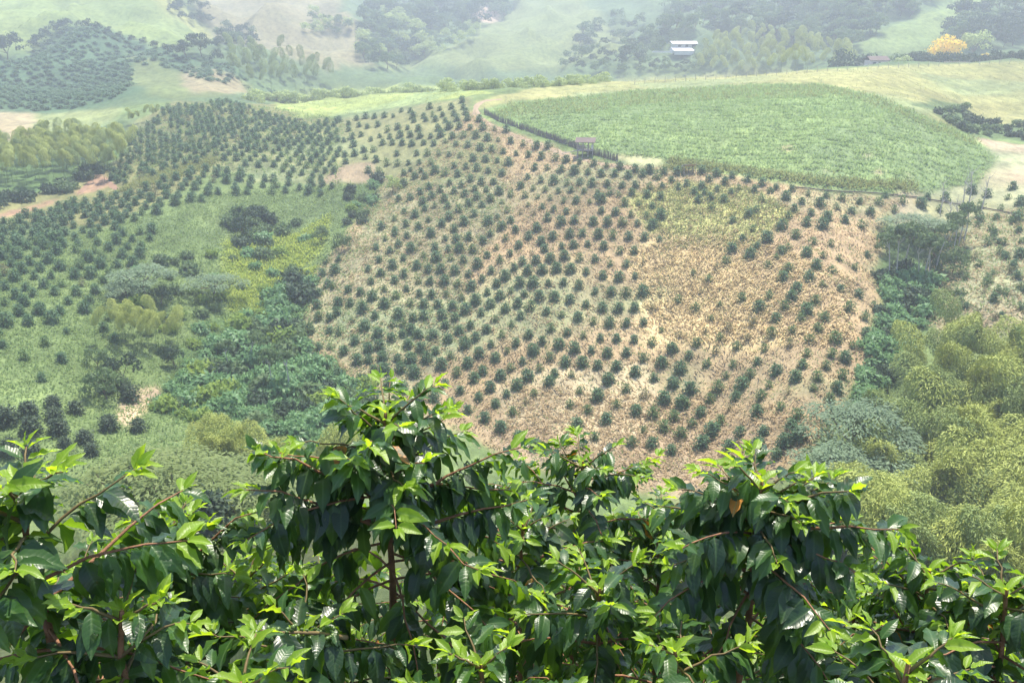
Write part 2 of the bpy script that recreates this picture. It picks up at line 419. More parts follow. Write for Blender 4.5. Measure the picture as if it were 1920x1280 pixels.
SPUR = [(720,345),(650,440),(590,520),(560,640),(600,700),(700,740),(820,790),(960,860),(1120,905),(1300,930),(1480,890),(1560,800),(1610,720),(1650,600),(1640,480),(1660,400),(1700,372),(1560,360),(1400,335),(1290,318),(1150,306),(1080,290),(1000,265),(930,235),(885,205),(800,300)]
UPFIELD = [(885,196),(880,182),(760,200),(640,220),(560,235),(520,300),(470,340),(640,345),(720,345),(800,300),(900,240)]
LUSHF = [(905,215),(960,195),(1180,172),(1400,160),(1540,159),(1640,180),(1740,222),(1830,262),(1870,300),(1830,342),(1700,362),(1550,352),(1400,330),(1250,302),(1110,285),(1000,250)]
PARCELS = [  # corners, nearest distance, colour, how far the edge wanders
 ([(-500,470),(-500,900),(760,900),(700,740),(560,640),(590,520),(720,345),(640,340),(380,360),(200,420),(0,420)], 85, C_WEED, 4),
 ([(-500,330),(0,330),(200,260),(330,190),(500,195),(620,225),(640,340),(400,320),(200,420),(-500,440)], 170, (.15,.15,.07), 3),
 (UPFIELD, 150, (.185,.19,.095), 3),
 (SPUR, 70, C_STRAW, 2),
 ([(720,345),(650,440),(590,520),(560,640),(640,720),(740,740),(860,640),(880,500),(960,400),(960,340),(850,260),(800,290)], 90, (.26,.235,.15), 5),
 ([(760,260),(720,345),(800,360),(930,330),(970,300),(900,240)], 150, (.17,.175,.09), 4),
 ([(1000,760),(900,800),(960,860),(1120,905),(1300,925),(1480,890),(1400,820),(1200,800)], 80, (.32,.245,.17), 4),
 ([(960,720),(940,800),(1100,850),(1250,790),(1200,690),(1060,690)], 90, C_PALE, 5),
 ([(1180,360),(1240,470),(1420,460),(1500,400),(1400,350),(1270,340)], 130, (.33,.33,.14), 4),
 ([(1200,470),(1190,560),(1260,640),(1500,640),(1520,520),(1420,470),(1300,455)], 110, (.45,.345,.20), 9),
 (LUSHF, 150, C_LUSH, 4),
 ([(1180,150),(1700,122),(2400,100),(2400,250),(1920,262),(1830,255),(1740,220),(1640,178),(1540,157),(1180,170),(960,192),(905,205),(890,190),(1000,165)], 190, C_DRYP, 2),
 ([(1870,262),(1830,262),(1740,205),(1700,195),(1790,190),(1860,235),(2000,230),(2000,270)], 215, (.09,.13,.06), 3),
 ([(1830,262),(1880,300),(1830,342),(1700,362),(1680,420),(1790,560),(1780,640),(2500,640),(2500,250),(1920,268)], 120, C_GREY, 3),
 ([(1700,372),(1760,420),(1920,400),(1920,385),(1780,372)], 140, C_STRAW, 2),
 ([(1645,430),(1800,420),(1830,500),(1740,600),(1690,720),(1600,790),(1560,830),(1640,700),(1655,560)], 90, C_UND, 2),
 ([(1150,292),(1190,289),(1240,298),(1236,309),(1180,307)], 150, (.50,.37,.22), .6),
 ([(510,182),(620,168),(830,160),(930,175),(880,180),(640,216),(565,222),(520,200)], 230, (.22,.265,.09), 2),
 ([(720,345),(650,340),(640,400),(690,420)], 150, C_UND, 2),
 ([(420,450),(560,440),(620,400),(600,470),(520,540),(430,590),(440,520)], 120, (.26,.30,.075), 3),
 ([(380,640),(420,600),(540,530),(580,510),(540,560),(600,700),(700,745),(640,840),(420,800),(280,760),(300,700)], 80, C_UND, 3),
 ([(640,345),(600,340),(640,310),(700,300),(720,340)], 150, (.24,.19,.13), 2),
 ([(-60,300),(0,290),(70,262),(150,232),(240,225),(240,285),(195,318),(120,350),(0,380),(-60,384)], 170, C_UND, 1),
 ([(1475,328),(1492,325),(1498,332),(1480,335)], 150, (.36,.29,.20), .5),
 ([(1460,276),(1480,273),(1486,281),(1465,284)], 150, (.34,.27,.19), .5),
 ([(1615,290),(1634,287),(1636,297),(1618,298)], 150, (.34,.27,.19), .5),
 ([(1640,320),(1657,316),(1660,326),(1644,328)], 150, (.34,.27,.19), .5),
 ([(1696,325),(1712,322),(1712,334),(1698,335)], 150, (.34,.27,.19), .5),
 ([(1540,322),(1556,317),(1560,322),(1545,327)], 150, (.34,.27,.19), .5),
 ([(595,500),(580,520),(475,600),(430,606),(520,545),(560,510)], 120, (.31,.33,.085), 1),  # yellow grass strip on the gully crest, its sunlit brightness put into the colour
 ([(215,790),(240,730),(300,725),(290,760),(240,800)], 85, (.42,.31,.22), 1),
 ([(165,348),(183,322),(205,333),(212,348),(180,356),(150,366),(140,360)], 170, C_RED, 1),
 ([(-20,415),(-20,406),(60,385),(118,370),(108,379),(40,400)], 170, C_RED, 1),
 ([(-300,205),(0,208),(90,214),(60,262),(0,268),(-300,270)], 230, (.27,.23,.15), 2),
 ([(70,215),(160,206),(230,205),(200,235),(60,262)], 230, (.19,.22,.10), 2),
 ([(-200,150),(60,95),(120,44),(190,50),(330,100),(420,115),(470,152),(440,165),(250,150),(245,175),(150,205),(80,212),(-200,208)], 300, (.06,.105,.06), 6),
 ([(245,95),(250,175),(330,190),(470,175),(460,150),(330,130)], 290, (.125,.155,.07), 6),
 ([(350,125),(440,140),(450,170),(380,175),(330,160)], 290, (.22,.19,.12), 5),
 ([(-200,120),(-200,-40),(300,-40),(400,78),(330,98),(190,48),(120,42),(60,92)], 400, (.155,.20,.075), 8),
 ([(250,-20),(300,-20),(405,70),(400,80),(340,40)], 400, (.21,.22,.085), 8),
 ([(370,-30),(600,-30),(700,90),(690,125),(600,130),(480,85),(410,80)], 400, (.185,.17,.105), 10),
 ([(700,130),(800,105),(900,60),(980,0),(1100,0),(1180,90),(1050,130),(850,130)], 420, (.14,.17,.075), 10),
 ([(880,45),(900,10),(940,14),(938,40),(910,42)], 450, (.42,.30,.25), 3),
 ([(1600,100),(1640,70),(1780,0),(1920,-30),(1800,40),(1740,100),(1700,110)], 390, (.15,.20,.08), 6),
]
def parcel_color(X, Y):
    shp = X.shape; X = X.ravel(); Y = Y.ravel(); R = np.hypot(X, Y)
    col = np.zeros((len(X), 3)); col[:] = C_WEED
    col[R > 300] = (.085, .125, .065)
    col[R < 84] = (.07, .085, .04)
    for uv, rmin, c, wob in PARCELS:
        P = plan(uv, rmin)
        dx = wob * fbm(X / (wob * 2.5 + 2), Y / (wob * 2.5 + 2), 31) * 2; dy = wob * fbm(X / (wob * 2.5 + 2), Y / (wob * 2.5 + 2), 37) * 2
        b = (X > P[:, 0].min() - 12) & (X < P[:, 0].max() + 12) & (Y > P[:, 1].min() - 12) & (Y < P[:, 1].max() + 12)
        k = np.where(b)[0]
        k = k[inside(X[k] + dx[k], Y[k] + dy[k], P)]
        col[k] = c
    col = col.reshape(shp + (3,))
    pat = fbm(GX / 14, GY / 14, 41, 3)[..., None]; mott = fbm(GX / 5, GY / 5, 47, 3)[..., None]
    col *= 1 + .55 * pat + .35 * mott
    wet = np.clip(fbm(GX / 22, GY / 22, 53, 3) * 3.2, 0, .55)[..., None] * (np.hypot(GX, GY) < 300)[..., None]
    col = col * (1 - wet) + col.mean(-1, keepdims=True) * np.array([.82, 1.12, .62]) * wet
    for _ in range(3):                                           # soft transitions between the covers
        col[1:-1, 1:-1] = col[1:-1, 1:-1] * .4 + .15 * (col[2:, 1:-1] + col[:-2, 1:-1] + col[1:-1, 2:] + col[1:-1, :-2])
    return col
GC = parcel_color(GX, GY)

def build_ground():
    nr, nt = GX.shape
    V = np.stack([GX, GY, GZ], -1).reshape(-1, 3)
    i, j = np.meshgrid(np.arange(nt - 1), np.arange(nr - 1))
    a = (j * nt + i).ravel()
    F = np.stack([a, a + 1, a + nt + 1, a + nt], -1)[:, ::-1]
    m, t, N, L = new_mat('ground_cover')
    at = N.new('ShaderNodeAttribute'); at.attribute_name = 'parcel'
    tc = N.new('ShaderNodeTexCoord'); P = tc.outputs['Object']
    mp = N.new('ShaderNodeMapping'); mp.inputs['Scale'].default_value = (1.0, .45, 1.0); mp.inputs['Rotation'].default_value = (0, 0, .7); L.new(P, mp.inputs[0])
    n1 = noise(N, L, .055, 5, .6, P); n2 = noise(N, L, .5, 6, .7, mp.outputs[0]); n3 = noise(N, L, 2.6, 4, .7, P)
    c = at.outputs['Color']
    c = mixc(N, L, .75, c, ramp(N, L, n2, [(.3, (.45, .47, .5)), (.5, (1, 1, 1)), (.7, (1.5, 1.42, 1.3))]), 'MULTIPLY')
    c = mixc(N, L, .6, c, ramp(N, L, n1, [(.3, (.7, .78, .72)), (.7, (1.25, 1.2, 1.15))]), 'MULTIPLY')
    c = mixc(N, L, .5, c, ramp(N, L, n3, [(.3, (.55, .57, .55)), (.7, (1.4, 1.4, 1.35))]), 'MULTIPLY')
    p = N.new('ShaderNodeBsdfPrincipled'); L.new(c, p.inputs['Base Color']); p.inputs['Roughness'].default_value = .95
    p.inputs['Specular IOR Level'].default_value = .05
    h = math_n(N, L, 'ADD', math_n(N, L, 'MULTIPLY', n2, .8), math_n(N, L, 'MULTIPLY', n3, .3))
    b = N.new('ShaderNodeBump'); b.inputs['Strength'].default_value = .7; b.inputs['Distance'].default_value = .5
    L.new(h, b.inputs['Height']); L.new(b.outputs[0], p.inputs['Normal'])
    o = N.new('ShaderNodeOutputMaterial'); L.new(p.outputs[0], o.inputs[0])
    me = mesh_np('ground', V, F, m, True)
    ca = me.attributes.new('parcel', 'FLOAT_COLOR', 'POINT')
    ca.data.foreach_set('color', np.concatenate([GC.reshape(-1, 3), np.ones((len(V), 1))], 1).astype(np.float32).ravel())
    tag(put('ground', me), kind='structure')
build_ground()
# ------------------------------------------------------------------ plant shapes (geometry kept as arrays, shared by every copy)
UPV = np.array([0, 0, 1.0])
def frame_up(A):
    return unit(np.cross(np.cross(A, np.array([0, 0, 1.0])), A) + 1e-6)

def bush_shape(seed, nb=64, nl=8, L=.135, W=.075, droop=.5, open_=1.0):
    r = np.random.default_rng(seed)
    C, A = [], []
    for b in range(nb):
        z0 = .06 + .58 * (b + .5) / nb; az = b * 2.4 + r.uniform(-.3, .3)
        prof = math.sqrt(max(.1, 1 - ((z0 - .28) / .42) ** 2)); reach = .43 * prof * r.uniform(.8, 1.08) * open_
        d = np.array([math.cos(az), math.sin(az), 0])
        for k in range(nl):
            s = (k + r.uniform(.2, .9)) / nl
            C.append(d * reach * s + np.array([0, 0, z0 + .22 * s * z0 - droop * .34 * s * s * (1.0 - z0)]) + r.normal(0, .025, 3))
            A.append(d * .75 + r.normal(0, .55, 3) - d * .35 * s + np.array([0, 0, .25 - .9 * s]))
    for k in range(12):                                           # leader shoots
        a = r.uniform(0, 6.28); C.append(np.array([.04 * math.cos(a), .04 * math.sin(a), .58 + .06 * r.random()]))
        A.append(np.array([math.cos(a) * .6, math.sin(a) * .6, .7]))
    C = np.array(C); A = unit(np.array(A)); C[:, 2] = np.maximum(C[:, 2], .05)
    N = unit(frame_up(A) * .3 + r.normal(0, .16, A.shape) + unit(C - [0, 0, .22]) * 1.2)
    n = len(C)
    return leaves(C, A, N, L * r.uniform(.7, 1.25, n), W * r.uniform(.8, 1.2, n))

def bamboo_shape(seed, nn=26, nb=11, nl=10, L=.27, W=.068, bend=3.4, droop=1.4):
    """A culm 10 m tall that arches over under its plume."""
    r = np.random.default_rng(seed)
    lean = np.array([math.cos(seed * 2.1), math.sin(seed * 2.1), 0]) * bend
    def P(s): return lean * s ** 2.6 + np.array([0, 0, 10.0 * (s - .13 * s ** 5)]) / .87
    cul = tube(np.array([P(s) for s in np.linspace(0, 1, 9)]), np.linspace(.07, .012, 9), 5)
    n = 3800
    q = r.random(n); sv = .50 + .52 * q; lump = 1 + .16 * np.sin(q * 9 + seed) 
    Pv = np.array([P(x) for x in sv]); T = unit(np.array([P(x + .01) - P(x - .01) for x in sv]))
    side = unit(np.cross(T, UPV)); upn = unit(np.cross(side, T))
    w = 1.55 * np.sqrt(np.maximum(.10, 1 - ((q - .52) / .56) ** 2)) * lump
    ph = np.radians(r.uniform(-35, 215, n)); out = np.cos(ph)[:, None] * side + np.sin(ph)[:, None] * upn
    tuft = np.round(ph * 3.2) ; rad = w * r.uniform(.62, 1.05, n) * (1 + .1 * np.sin(tuft * 5.1 + q * 23))
    C = Pv + out * rad[:, None]; C[:, 2] -= .10 * rad ** 2
    A = unit(out * .45 + T * .25 + np.array([0, 0, -.75]) + r.normal(0, .3, (n, 3)))
    N = unit(out * 1.25 + UPV * .35 + r.normal(0, .2, (n, 3)))
    return cul, leaves(C, A, N, .29 * r.uniform(.6, 1.3, n), .072 * r.uniform(.8, 1.2, n))

def tree_shape(seed, h=8.0, cr=3.1, cz=.50, clumps=18, per=46, L=.6, W=.36, trunk=.16, flat=1.0, tall=False):
    r = np.random.default_rng(seed)
    G = Geo()
    base = h * (cz - .32) if not tall else h * .62
    bend = r.normal(0, .05 * h, 2)
    def tp(s): return np.array([bend[0] * s * s, bend[1] * s * s, base * s])
    V, F = tube(np.array([tp(s) for s in np.linspace(0, 1, 6)]), np.linspace(trunk, trunk * .6, 6), 6); G.add(V, F)
    C, A, N = [], [], []
    cen = np.array([bend[0], bend[1], h * cz if not tall else h * .82])
    for c in range(clumps):
        d = unit(r.normal(0, 1, 3)); d[2] = abs(d[2]) * 1.3 - .6
        q = cen + d * np.array([cr, cr, cr * flat]) * r.uniform(.5, .95)
        if c < 7:
            V, F = tube(np.array([tp(1) * .98, (tp(1) + q) / 2 + [0, 0, -.15], q]), [trunk * .5, trunk * .3, trunk * .12], 4); G.add(V, F)
        rad = cr * r.uniform(.32, .5)
        e = unit(r.normal(0, 1, (per, 3))); e[:, 2] = np.abs(e[:, 2]) * .9 - .3
        C.append(q + e * rad * r.uniform(.75, 1.1, (per, 1)) * [1, 1, .75]); N.append(unit(e + [0, 0, .4])); A.append(unit(np.cross(e, r.normal(0, 1, (per, 3)))) + [0, 0, -.25])
    C = np.concatenate(C); N = np.concatenate(N); A = np.concatenate(A); n = len(C)
    return (np.concatenate(G.V), np.concatenate(G.F)), leaves(C, A, N, L * r.uniform(.6, 1.25, n), W * r.uniform(.7, 1.2, n))

def acacia_shape(seed, h=8.0, cr=4.5, pads=20, per=230):
    """Flat layered crown: thin horizontal sprays on a forked trunk."""
    r = np.random.default_rng(seed); G = Geo()
    fork = np.array([0, 0, h * .45])
    G.add(*tube(np.array([[0, 0, 0], [.1, 0, h * .2], fork]), [.22, .18, .15], 6))
    C, A, N = [], [], []
    for p in range(pads):
        a = p * 2.4 + r.uniform(-.3, .3); q = math.sqrt((p + .5) / pads) * cr * .82
        pos = np.array([math.cos(a) * q, math.sin(a) * q, h * (.93 - .3 * (q / cr) ** 1.6 + r.uniform(-.07, .05))])
        G.add(*tube(np.array([fork, (fork + pos) / 2 + [0, 0, -.3], pos]), [.12, .07, .025], 4))
        rad = cr * r.uniform(.26, .4)
        aa = r.uniform(0, 6.28, per); rr = np.sqrt(r.random(per)) * rad
        C.append(pos + np.stack([np.cos(aa) * rr, np.sin(aa) * rr, .16 * r.normal(0, 1, per) - .35 * (rr / rad) ** 2], -1))
        A.append(np.stack([np.cos(aa) + r.normal(0, .6, per), np.sin(aa) + r.normal(0, .6, per), -.25 + r.normal(0, .15, per)], -1))
        N.append(np.stack([r.normal(0, .25, per), r.normal(0, .25, per), np.ones(per)], -1))
    C = np.concatenate(C); N = np.concatenate(N); A = np.concatenate(A); n = len(C)
    return (np.concatenate(G.V), np.concatenate(G.F)), leaves(C, A, N, .42 * r.uniform(.6, 1.2, n), .15 * r.uniform(.7, 1.2, n))

def shrub_shape(seed, n=300, L=.22, W=.105, flat=.75):
    """Loose leafy mound, one unit across."""
    r = np.random.default_rng(seed)
    cs = [np.array([r.uniform(-.25, .25), r.uniform(-.25, .25), r.uniform(.2, .5) * flat]) for _ in range(6)]
    C, A, N = [], [], []
    for k in range(n):
        e = unit(r.normal(0, 1, 3)); e[2] = abs(e[2]) - .2
        C.append(cs[k % 6] + e * r.uniform(.16, .3)); N.append(e + [0, 0, .5]); A.append(np.cross(e, r.normal(0, 1, 3)) + e * .4 + [0, 0, -.2])
    C = np.array(C); C[:, 2] = np.maximum(C[:, 2], .02)
    return leaves(C, unit(np.array(A)), unit(np.array(N)), L * r.uniform(.6, 1.2, n), W * r.uniform(.7, 1.2, n))

# a shape: list of (part name, V, F, material); one part -> the thing is that mesh
SHAPES = {}
def shape(key, parts):
    SHAPES[key] = [(n, V, F, mat, mesh_np(n, V, F, mat)) for n, V, F, mat in parts]
for k in range(6):
    shape(('bush', k), [('coffee_bush', *bush_shape(k, 60 + 2 * k), M['bush'])])
    shape(('pale', k), [('coffee_bush', *bush_shape(50 + k, 40, 7, .16, .07, .3), M['bush_pale'])])
    shape(('dry', k), [('coffee_bush', *bush_shape(80 + k, 28, 6, .17, .06, .2), M['bush_dry'])])
    shape(('round', k), [('round_shrub', *bush_shape(120 + k, 80, 10, .13, .08, .6, 1.12), M['round'])])
    for nm, mat in (('bamboo', 'bamboo'), ('bamboo_dk', 'bamboo_dk')):
        c, f = bamboo_shape(k + 1); shape((nm, k), [('culm', *c, M['culm']), ('foliage', *f, M[mat])])
    for nm, mat in (('leafy', 'leafy'), ('leafy_dk', 'tree_dk'), ('leafy_lt', 'leafy_lt'), ('leafy_md', 'tree_md')):
        shape((nm, k), [('shrub', *shrub_shape(200 + k), M[mat])])
for k in range(4):
    for nm, mat in (('tree_dk', 'tree_dk'), ('tree_md', 'tree_md'), ('tree_lt', 'tree_lt'), ('yellow', 'yellow')):
        t, f = tree_shape(300 + k); shape((nm, k), [('trunk', *t, M['bark']), ('crown', *f, M[mat])])
    t, f = tree_shape(340 + k, 9, 2.0, .82, 12, 40, .6, .34, .13, .6, True); shape(('tall', k), [('trunk', *t, M['pale_bark']), ('crown', *f, M['tree_md'])])
    t, f = acacia_shape(360 + k); shape(('acacia_low', k), [('trunk', *(acacia_shape(390 + k, 4.0, 4.6, 9, 300)[0]), M['bark']), ('crown', *(acacia_shape(390 + k, 4.0, 4.6, 9, 300)[1]), M['acacia'])]); shape(('acacia', k), [('trunk', *t, M['bark']), ('crown', *f, M['acacia'])]); shape(('acacia_lt', k), [('trunk', *t, M['bark']), ('crown', *f, M['acacia_lt'])])
UNIT_W = {'acacia_low': 9.5, 'tree_dk': 7.0, 'tree_md': 7.0, 'tree_lt': 7.0, 'yellow': 7.0, 'acacia': 9.5, 'acacia_lt': 9.5, 'tall': 5.0}

def place(key, name, pos, rz, sc, label, cat, group):
    parts = SHAPES[key]
    if len(parts) == 1:
        o = put(name, parts[0][4], pos, None, (0, 0, rz), sc)
        return tag(o, label, cat, group)
    e = empty(name, pos, rz, label=label, cat=cat, group=group); e.scale = (sc,) * 3 if np.isscalar(sc) else sc
    for n, V, F, mat, me in parts:
        put(n, me, (0, 0, 0), e)
    return e

REG = {}
def reg(kind, key, pos, sc, label, cat, group, rz=None):
    REG.setdefault(kind, []).append((key, np.asarray(pos, float), float(sc), label, cat, group, RNG.uniform(0, 6.28) if rz is None else rz))

ORD = 'first second third fourth fifth sixth seventh eighth ninth tenth eleventh twelfth thirteenth fourteenth fifteenth sixteenth seventeenth eighteenth nineteenth twentieth'.split()
ORD += [a + '-' + b for a in ('twenty', 'thirty') for b in ORD[:9]]
ORD.insert(29, 'thirtieth')
def ordinals(L):
    """Alike neighbours in a short line are told apart by their place from the left."""
    out = list(L); by = {}
    for i, it in enumerate(L): by.setdefault(it[3], []).append(i)
    for lab, idx in by.items():
        n = len(idx)
        if 1 < n <= 39:
            idx.sort(key=lambda i: project(L[i][1])[0])
            for k, i in enumerate(idx):
                w = 'leftmost' if k == 0 else 'rightmost' if k == n - 1 else ORD[k] + ' from the left,'
                t = lab.split()
                lb = w + ' ' + ' '.join(t)
                if len(lb.split()) > 16: lb = ' '.join(lb.split()[:16])
                out[i] = L[i][:3] + (lb,) + L[i][4:]
    return out

def finish(kind, limit, stuff_name, stuff_label=None):
    L = sorted(REG.get(kind, []), key=lambda a: -a[2] / np.linalg.norm(a[1]) * (1 if kind != 'bamboo' else 1))
    for key, pos, sc, lab, cat, grp, rz in ordinals(L[:limit]):
        place(key, kind, pos, rz, sc, lab, cat, grp)
    by = {}
    for key, pos, sc, lab, cat, grp, rz in L[limit:]:
        for n, V, F, mat, me in SHAPES[key]:
            if n in ('trunk', 'culm'): continue
            c, s = math.cos(rz), math.sin(rz)
            keep = slice(None)
            W = V.reshape(-1, 4, 3)
            if len(W) > 160 and sc / np.linalg.norm(pos) < .02: W = W[::2] if kind != 'bamboo' else W
            ctr = W[:, :1]
            W = ctr + (W - ctr) * (1.25 if len(W) < len(V) / 4 else 1)
            W = W.reshape(-1, 3)
            X = np.stack([W[:, 0] * c - W[:, 1] * s, W[:, 0] * s + W[:, 1] * c, W[:, 2]], -1) * sc + pos
            by.setdefault(mat.name, []).append(X)
    if by:
        Vs, mi, mats = [], [], []
        for k, (mn, arr) in enumerate(by.items()):
            a = np.concatenate(arr); Vs.append(a); mi.append(np.full(len(a) // 4, k)); mats.append(bpy.data.materials[mn])
        V = np.concatenate(Vs); F = np.arange(len(V)).reshape(-1, 4)
        o = put(stuff_name, mesh_np(stuff_name, V, F, None, False, mats, np.concatenate(mi)))
        tag(o, stuff_label, kind='stuff')

TONE = {'leafy': 'teal green', 'leafy_dk': 'dark', 'leafy_lt': 'pale', 'leafy_md': 'mid green', 'tree_dk': 'bluish dark', 'tree_md': 'hazy green', 'tree_lt': 'pale green'}
def quarter(poly, u, v):
    p = np.asarray(poly, float); a = np.quantile(p[:, 0], .5); b = np.quantile(p[:, 1], .5)
    return ('upper ' if v < b else 'lower ') + ('left' if u < a else 'right') + ' part'

def scatter_uv(poly, n, mind=0.0, seed=0):
    r = np.random.default_rng(seed + 1000); p = np.asarray(poly, float); out = []
    lo, hi = p.min(0), p.max(0); tries = 0
    while len(out) < n and tries < 400:
        q = r.uniform(lo, hi, (400, 2)); q = q[inside(q[:, 0], q[:, 1], p)]; tries += 1
        for a in q:
            if len(out) >= n: break
            md = mind(a) if callable(mind) else mind
            if md and out:
                d = np.asarray(out[-400:]) - a
                if (d[:, 0] ** 2 + (d[:, 1] * 1.4) ** 2 < md * md).any(): continue
            out.append(a)
    return np.array(out)

# ------------------------------------------------------------------ coffee bushes of the far hillside
G_SP = 'coffee bushes in rows on the straw-covered hillside'
G_UP = 'coffee bushes on the upper left hillside'
def bush_zone(u, v):
    if v > 800: return 'at the foot of the straw hillside', 'coffee bushes at the foot of the straw hillside'
    if u < 700: return 'along the left gully edge of the straw hillside', 'coffee bushes along the left gully edge'
    if u > 1560: return 'beside the right gully on the straw hillside', 'coffee bushes beside the right gully'
    if u > 1180 and 455 < v < 660: return 'in the golden straw patch of the hillside', 'coffee bushes in the golden straw patch'
    if v < 400: return 'near the top of the straw hillside', 'coffee bushes near the top of the straw hillside'
    a = 'left' if u < 880 else 'middle' if u < 1180 else 'right'
    b = 'lower' if v > 650 else 'central' if v > 520 else 'upper'
    return f'in the {b} {a} part of the straw hillside', f'coffee bushes in the {b} {a} part of the straw hillside'
def bush(u, v, dia, kind='bush', group=G_SP, rmin=84.0):
    P = ground(u, v, rmin)
    for p in P:
        sc = dia * RNG.uniform(.9, 1.1); lab = {
            G_SP: {'bush': 'dark green rounded coffee bush in a row on the dry straw-covered hillside', 'pale': 'small pale young coffee bush on the dry straw-covered hillside', 'dry': 'sparse yellowing coffee bush on the dry straw-covered hillside'},
            G_UP: {'bush': 'dark green coffee bush in the dense rows of the upper left hillside', 'pale': 'small pale coffee bush on the upper left hillside', 'dry': 'sparse coffee bush on the upper left hillside'}}[group][kind]
        grp = group
        if group == G_SP:
            z, grp = bush_zone(float(np.atleast_1d(u)[0]), float(np.atleast_1d(v)[0]))
            lab = {'bush': ('large' if sc > 2.45 else 'mid-sized') + ' dark green coffee bush ', 'pale': 'pale young coffee bush ', 'dry': 'sparse yellowing coffee bush '}[kind] + z
        reg('coffee_bush', (kind, int(RNG.integers(6))), p - [0, 0, .12 * sc], sc, lab, 'coffee bush', grp)

def crop(s, ox, oy, k=1905 / 640.0):
    out = []
    for tok in s.split():
        sm = tok.endswith('s'); x, y = tok.rstrip('s').split(',')
        out.append((float(x) / k + ox, float(y) / k + oy, sm))
    return out
CROP5 = """245,35 300,8 365,20 500,10 580,35 640,40 710,30 790,50 830,10 915,35 1045,25 1180,25 1275,15 1345,10 1435,15 1515,20 1605,25 1690,30 1775,40
195,85 270,105 320,65 390,95 440,60s 520,85 460,130 530,145 595,95 660,95 735,100 815,130 865,85s 940,120 990,75 1065,115s 1115,55 1135,95 1230,80 1295,75 1375,65 1465,80 1555,105 1635,105
210,155 345,145 610,145s 680,155 885,155s 1010,165 1085,160 1165,150 1245,135 1330,145 1415,150 1500,175 1590,180 1680,170s
150,205 285,185 420,190 485,210 555,210 635,215 760,180 835,215 710,235 965,200 1040,220 1120,215 1200,205 1280,210 1365,220 1460,245 1550,255 1640,245
220,230 350,235 165,275 295,270 430,270 495,275 575,275 650,290 725,305 785,260 865,290 915,250 995,285 1070,285 1155,285 1240,280 1325,300 1415,330 1505,335 1590,340 1685,340
40,320 105,335 175,365 240,315s 305,355 365,315 435,345 505,350 585,345 670,365 815,335 885,360 945,325 1020,345 1105,360 1190,365 1275,380 1365,405 1455,425 1545,430 1635,425 1735,425s
50,400 120,430 185,465 240,405 320,460 385,400 460,405 540,405 620,415 695,435 750,385 830,405 780,450 915,430 985,400 1055,420 1145,445 1230,460 1320,480 1405,500 1495,510 1590,510 1685,505
60,490s 130,530 560,465 635,480 720,520 860,485 950,515 1000,470 580,520 660,555 810,545 895,575 1045,575 1170,540 1260,560 1350,575s 1445,590 1535,595 1635,600 1735,615
75,610 205,575 280,590 430,575 510,580 595,600 690,630 750,590 835,625 975,620 1120,610 1215,630 1300,655 1395,660 1485,680 1590,675 1685,705 1785,735 1845,655
15,665 150,655 215,640 370,630 445,650 525,665 610,690 770,680 860,705 925,660s 1010,720 1070,665 1165,700 1250,730 1345,735 1430,745 1535,755 1640,785 1745,815
90,720 150,715 230,700 315,705 390,715 475,710 560,745 645,785 705,735 790,780 890,805 945,760 1105,760s 1190,790 1285,795s 1160,840 1490,830 1590,875 1850,850
180,765 240,775 330,765 405,790 120,835 185,840s 265,850 340,880 425,920 515,930 580,845 665,885 740,820 830,870 920,905 980,860 1040,810 765,925 860,960 610,955 705,995 800,1040 890,1095 1075,900s 1330,885s 1430,920 1275,960s 1690,915s 1800,940
955,1005s 1030,945s 1375,995s 1480,1050 1535,965 1645,1000 1740,1020 1855,1035 990,1145 1085,1195 1245,1170 1315,1080 1350,1190s 1415,1145s 1620,1175 1685,1105 1735,1185 1800,1095 1840,1220 1895,960
1780,345s 1880,380s 1785,545s 1885,575s 1890,770 1895,1130 400,480 460,470 345,510 285,515s 390,545 340,570"""
CROP6 = """35,690 80,620 135,735 185,665s 125,555s 255,535s 280,740 240,800 40,885 150,935 100,1010 210,1055 165,1120 50,1070 105,1190 260,1205 195,875 10,965 295,920 330,855 375,800 415,725 455,650 360,595s 495,570 520,485 425,425 330,370 480,360 565,420 610,550 660,485 690,440 605,365 635,320 740,385 790,480 755,540 880,315 980,350 925,425 1065,410 1015,475 1115,515 1020,565 950,635 850,600 830,685 905,705 690,680 665,745 630,815 595,625s 520,780 480,855 435,920 590,890s 545,980 640,1030 605,1085 640,1145 570,1185 450,1120 415,1010 415,1200 525,1245 320,1120 260,985s 890,805 860,875 820,935 750,815s 730,870s 800,750s 1055,660 710,600s
375,130 275,100 335,35 415,80 470,40 590,85 550,110 630,20 520,140 240,165s 590,210 560,255 475,185s 730,55 690,120 780,130 745,190 825,65 705,255 835,215s 960,195 870,145s 780,290s 1030,125 145,265s 60,225s 205,405s 70,425s 390,510s 190,200s 100,330s 160,480s 300,640s 210,590s
1700,60 1790,60 1890,50 1790,130 1880,130 1650,180s 1730,230s 1830,220s 1710,270s 1680,330s 1560,340s 1800,340s 1400,465s 1500,450s 1640,440s 1890,420s 1740,470s 1580,250s 1480,330s 1880,300s 1440,390s 1550,420s"""
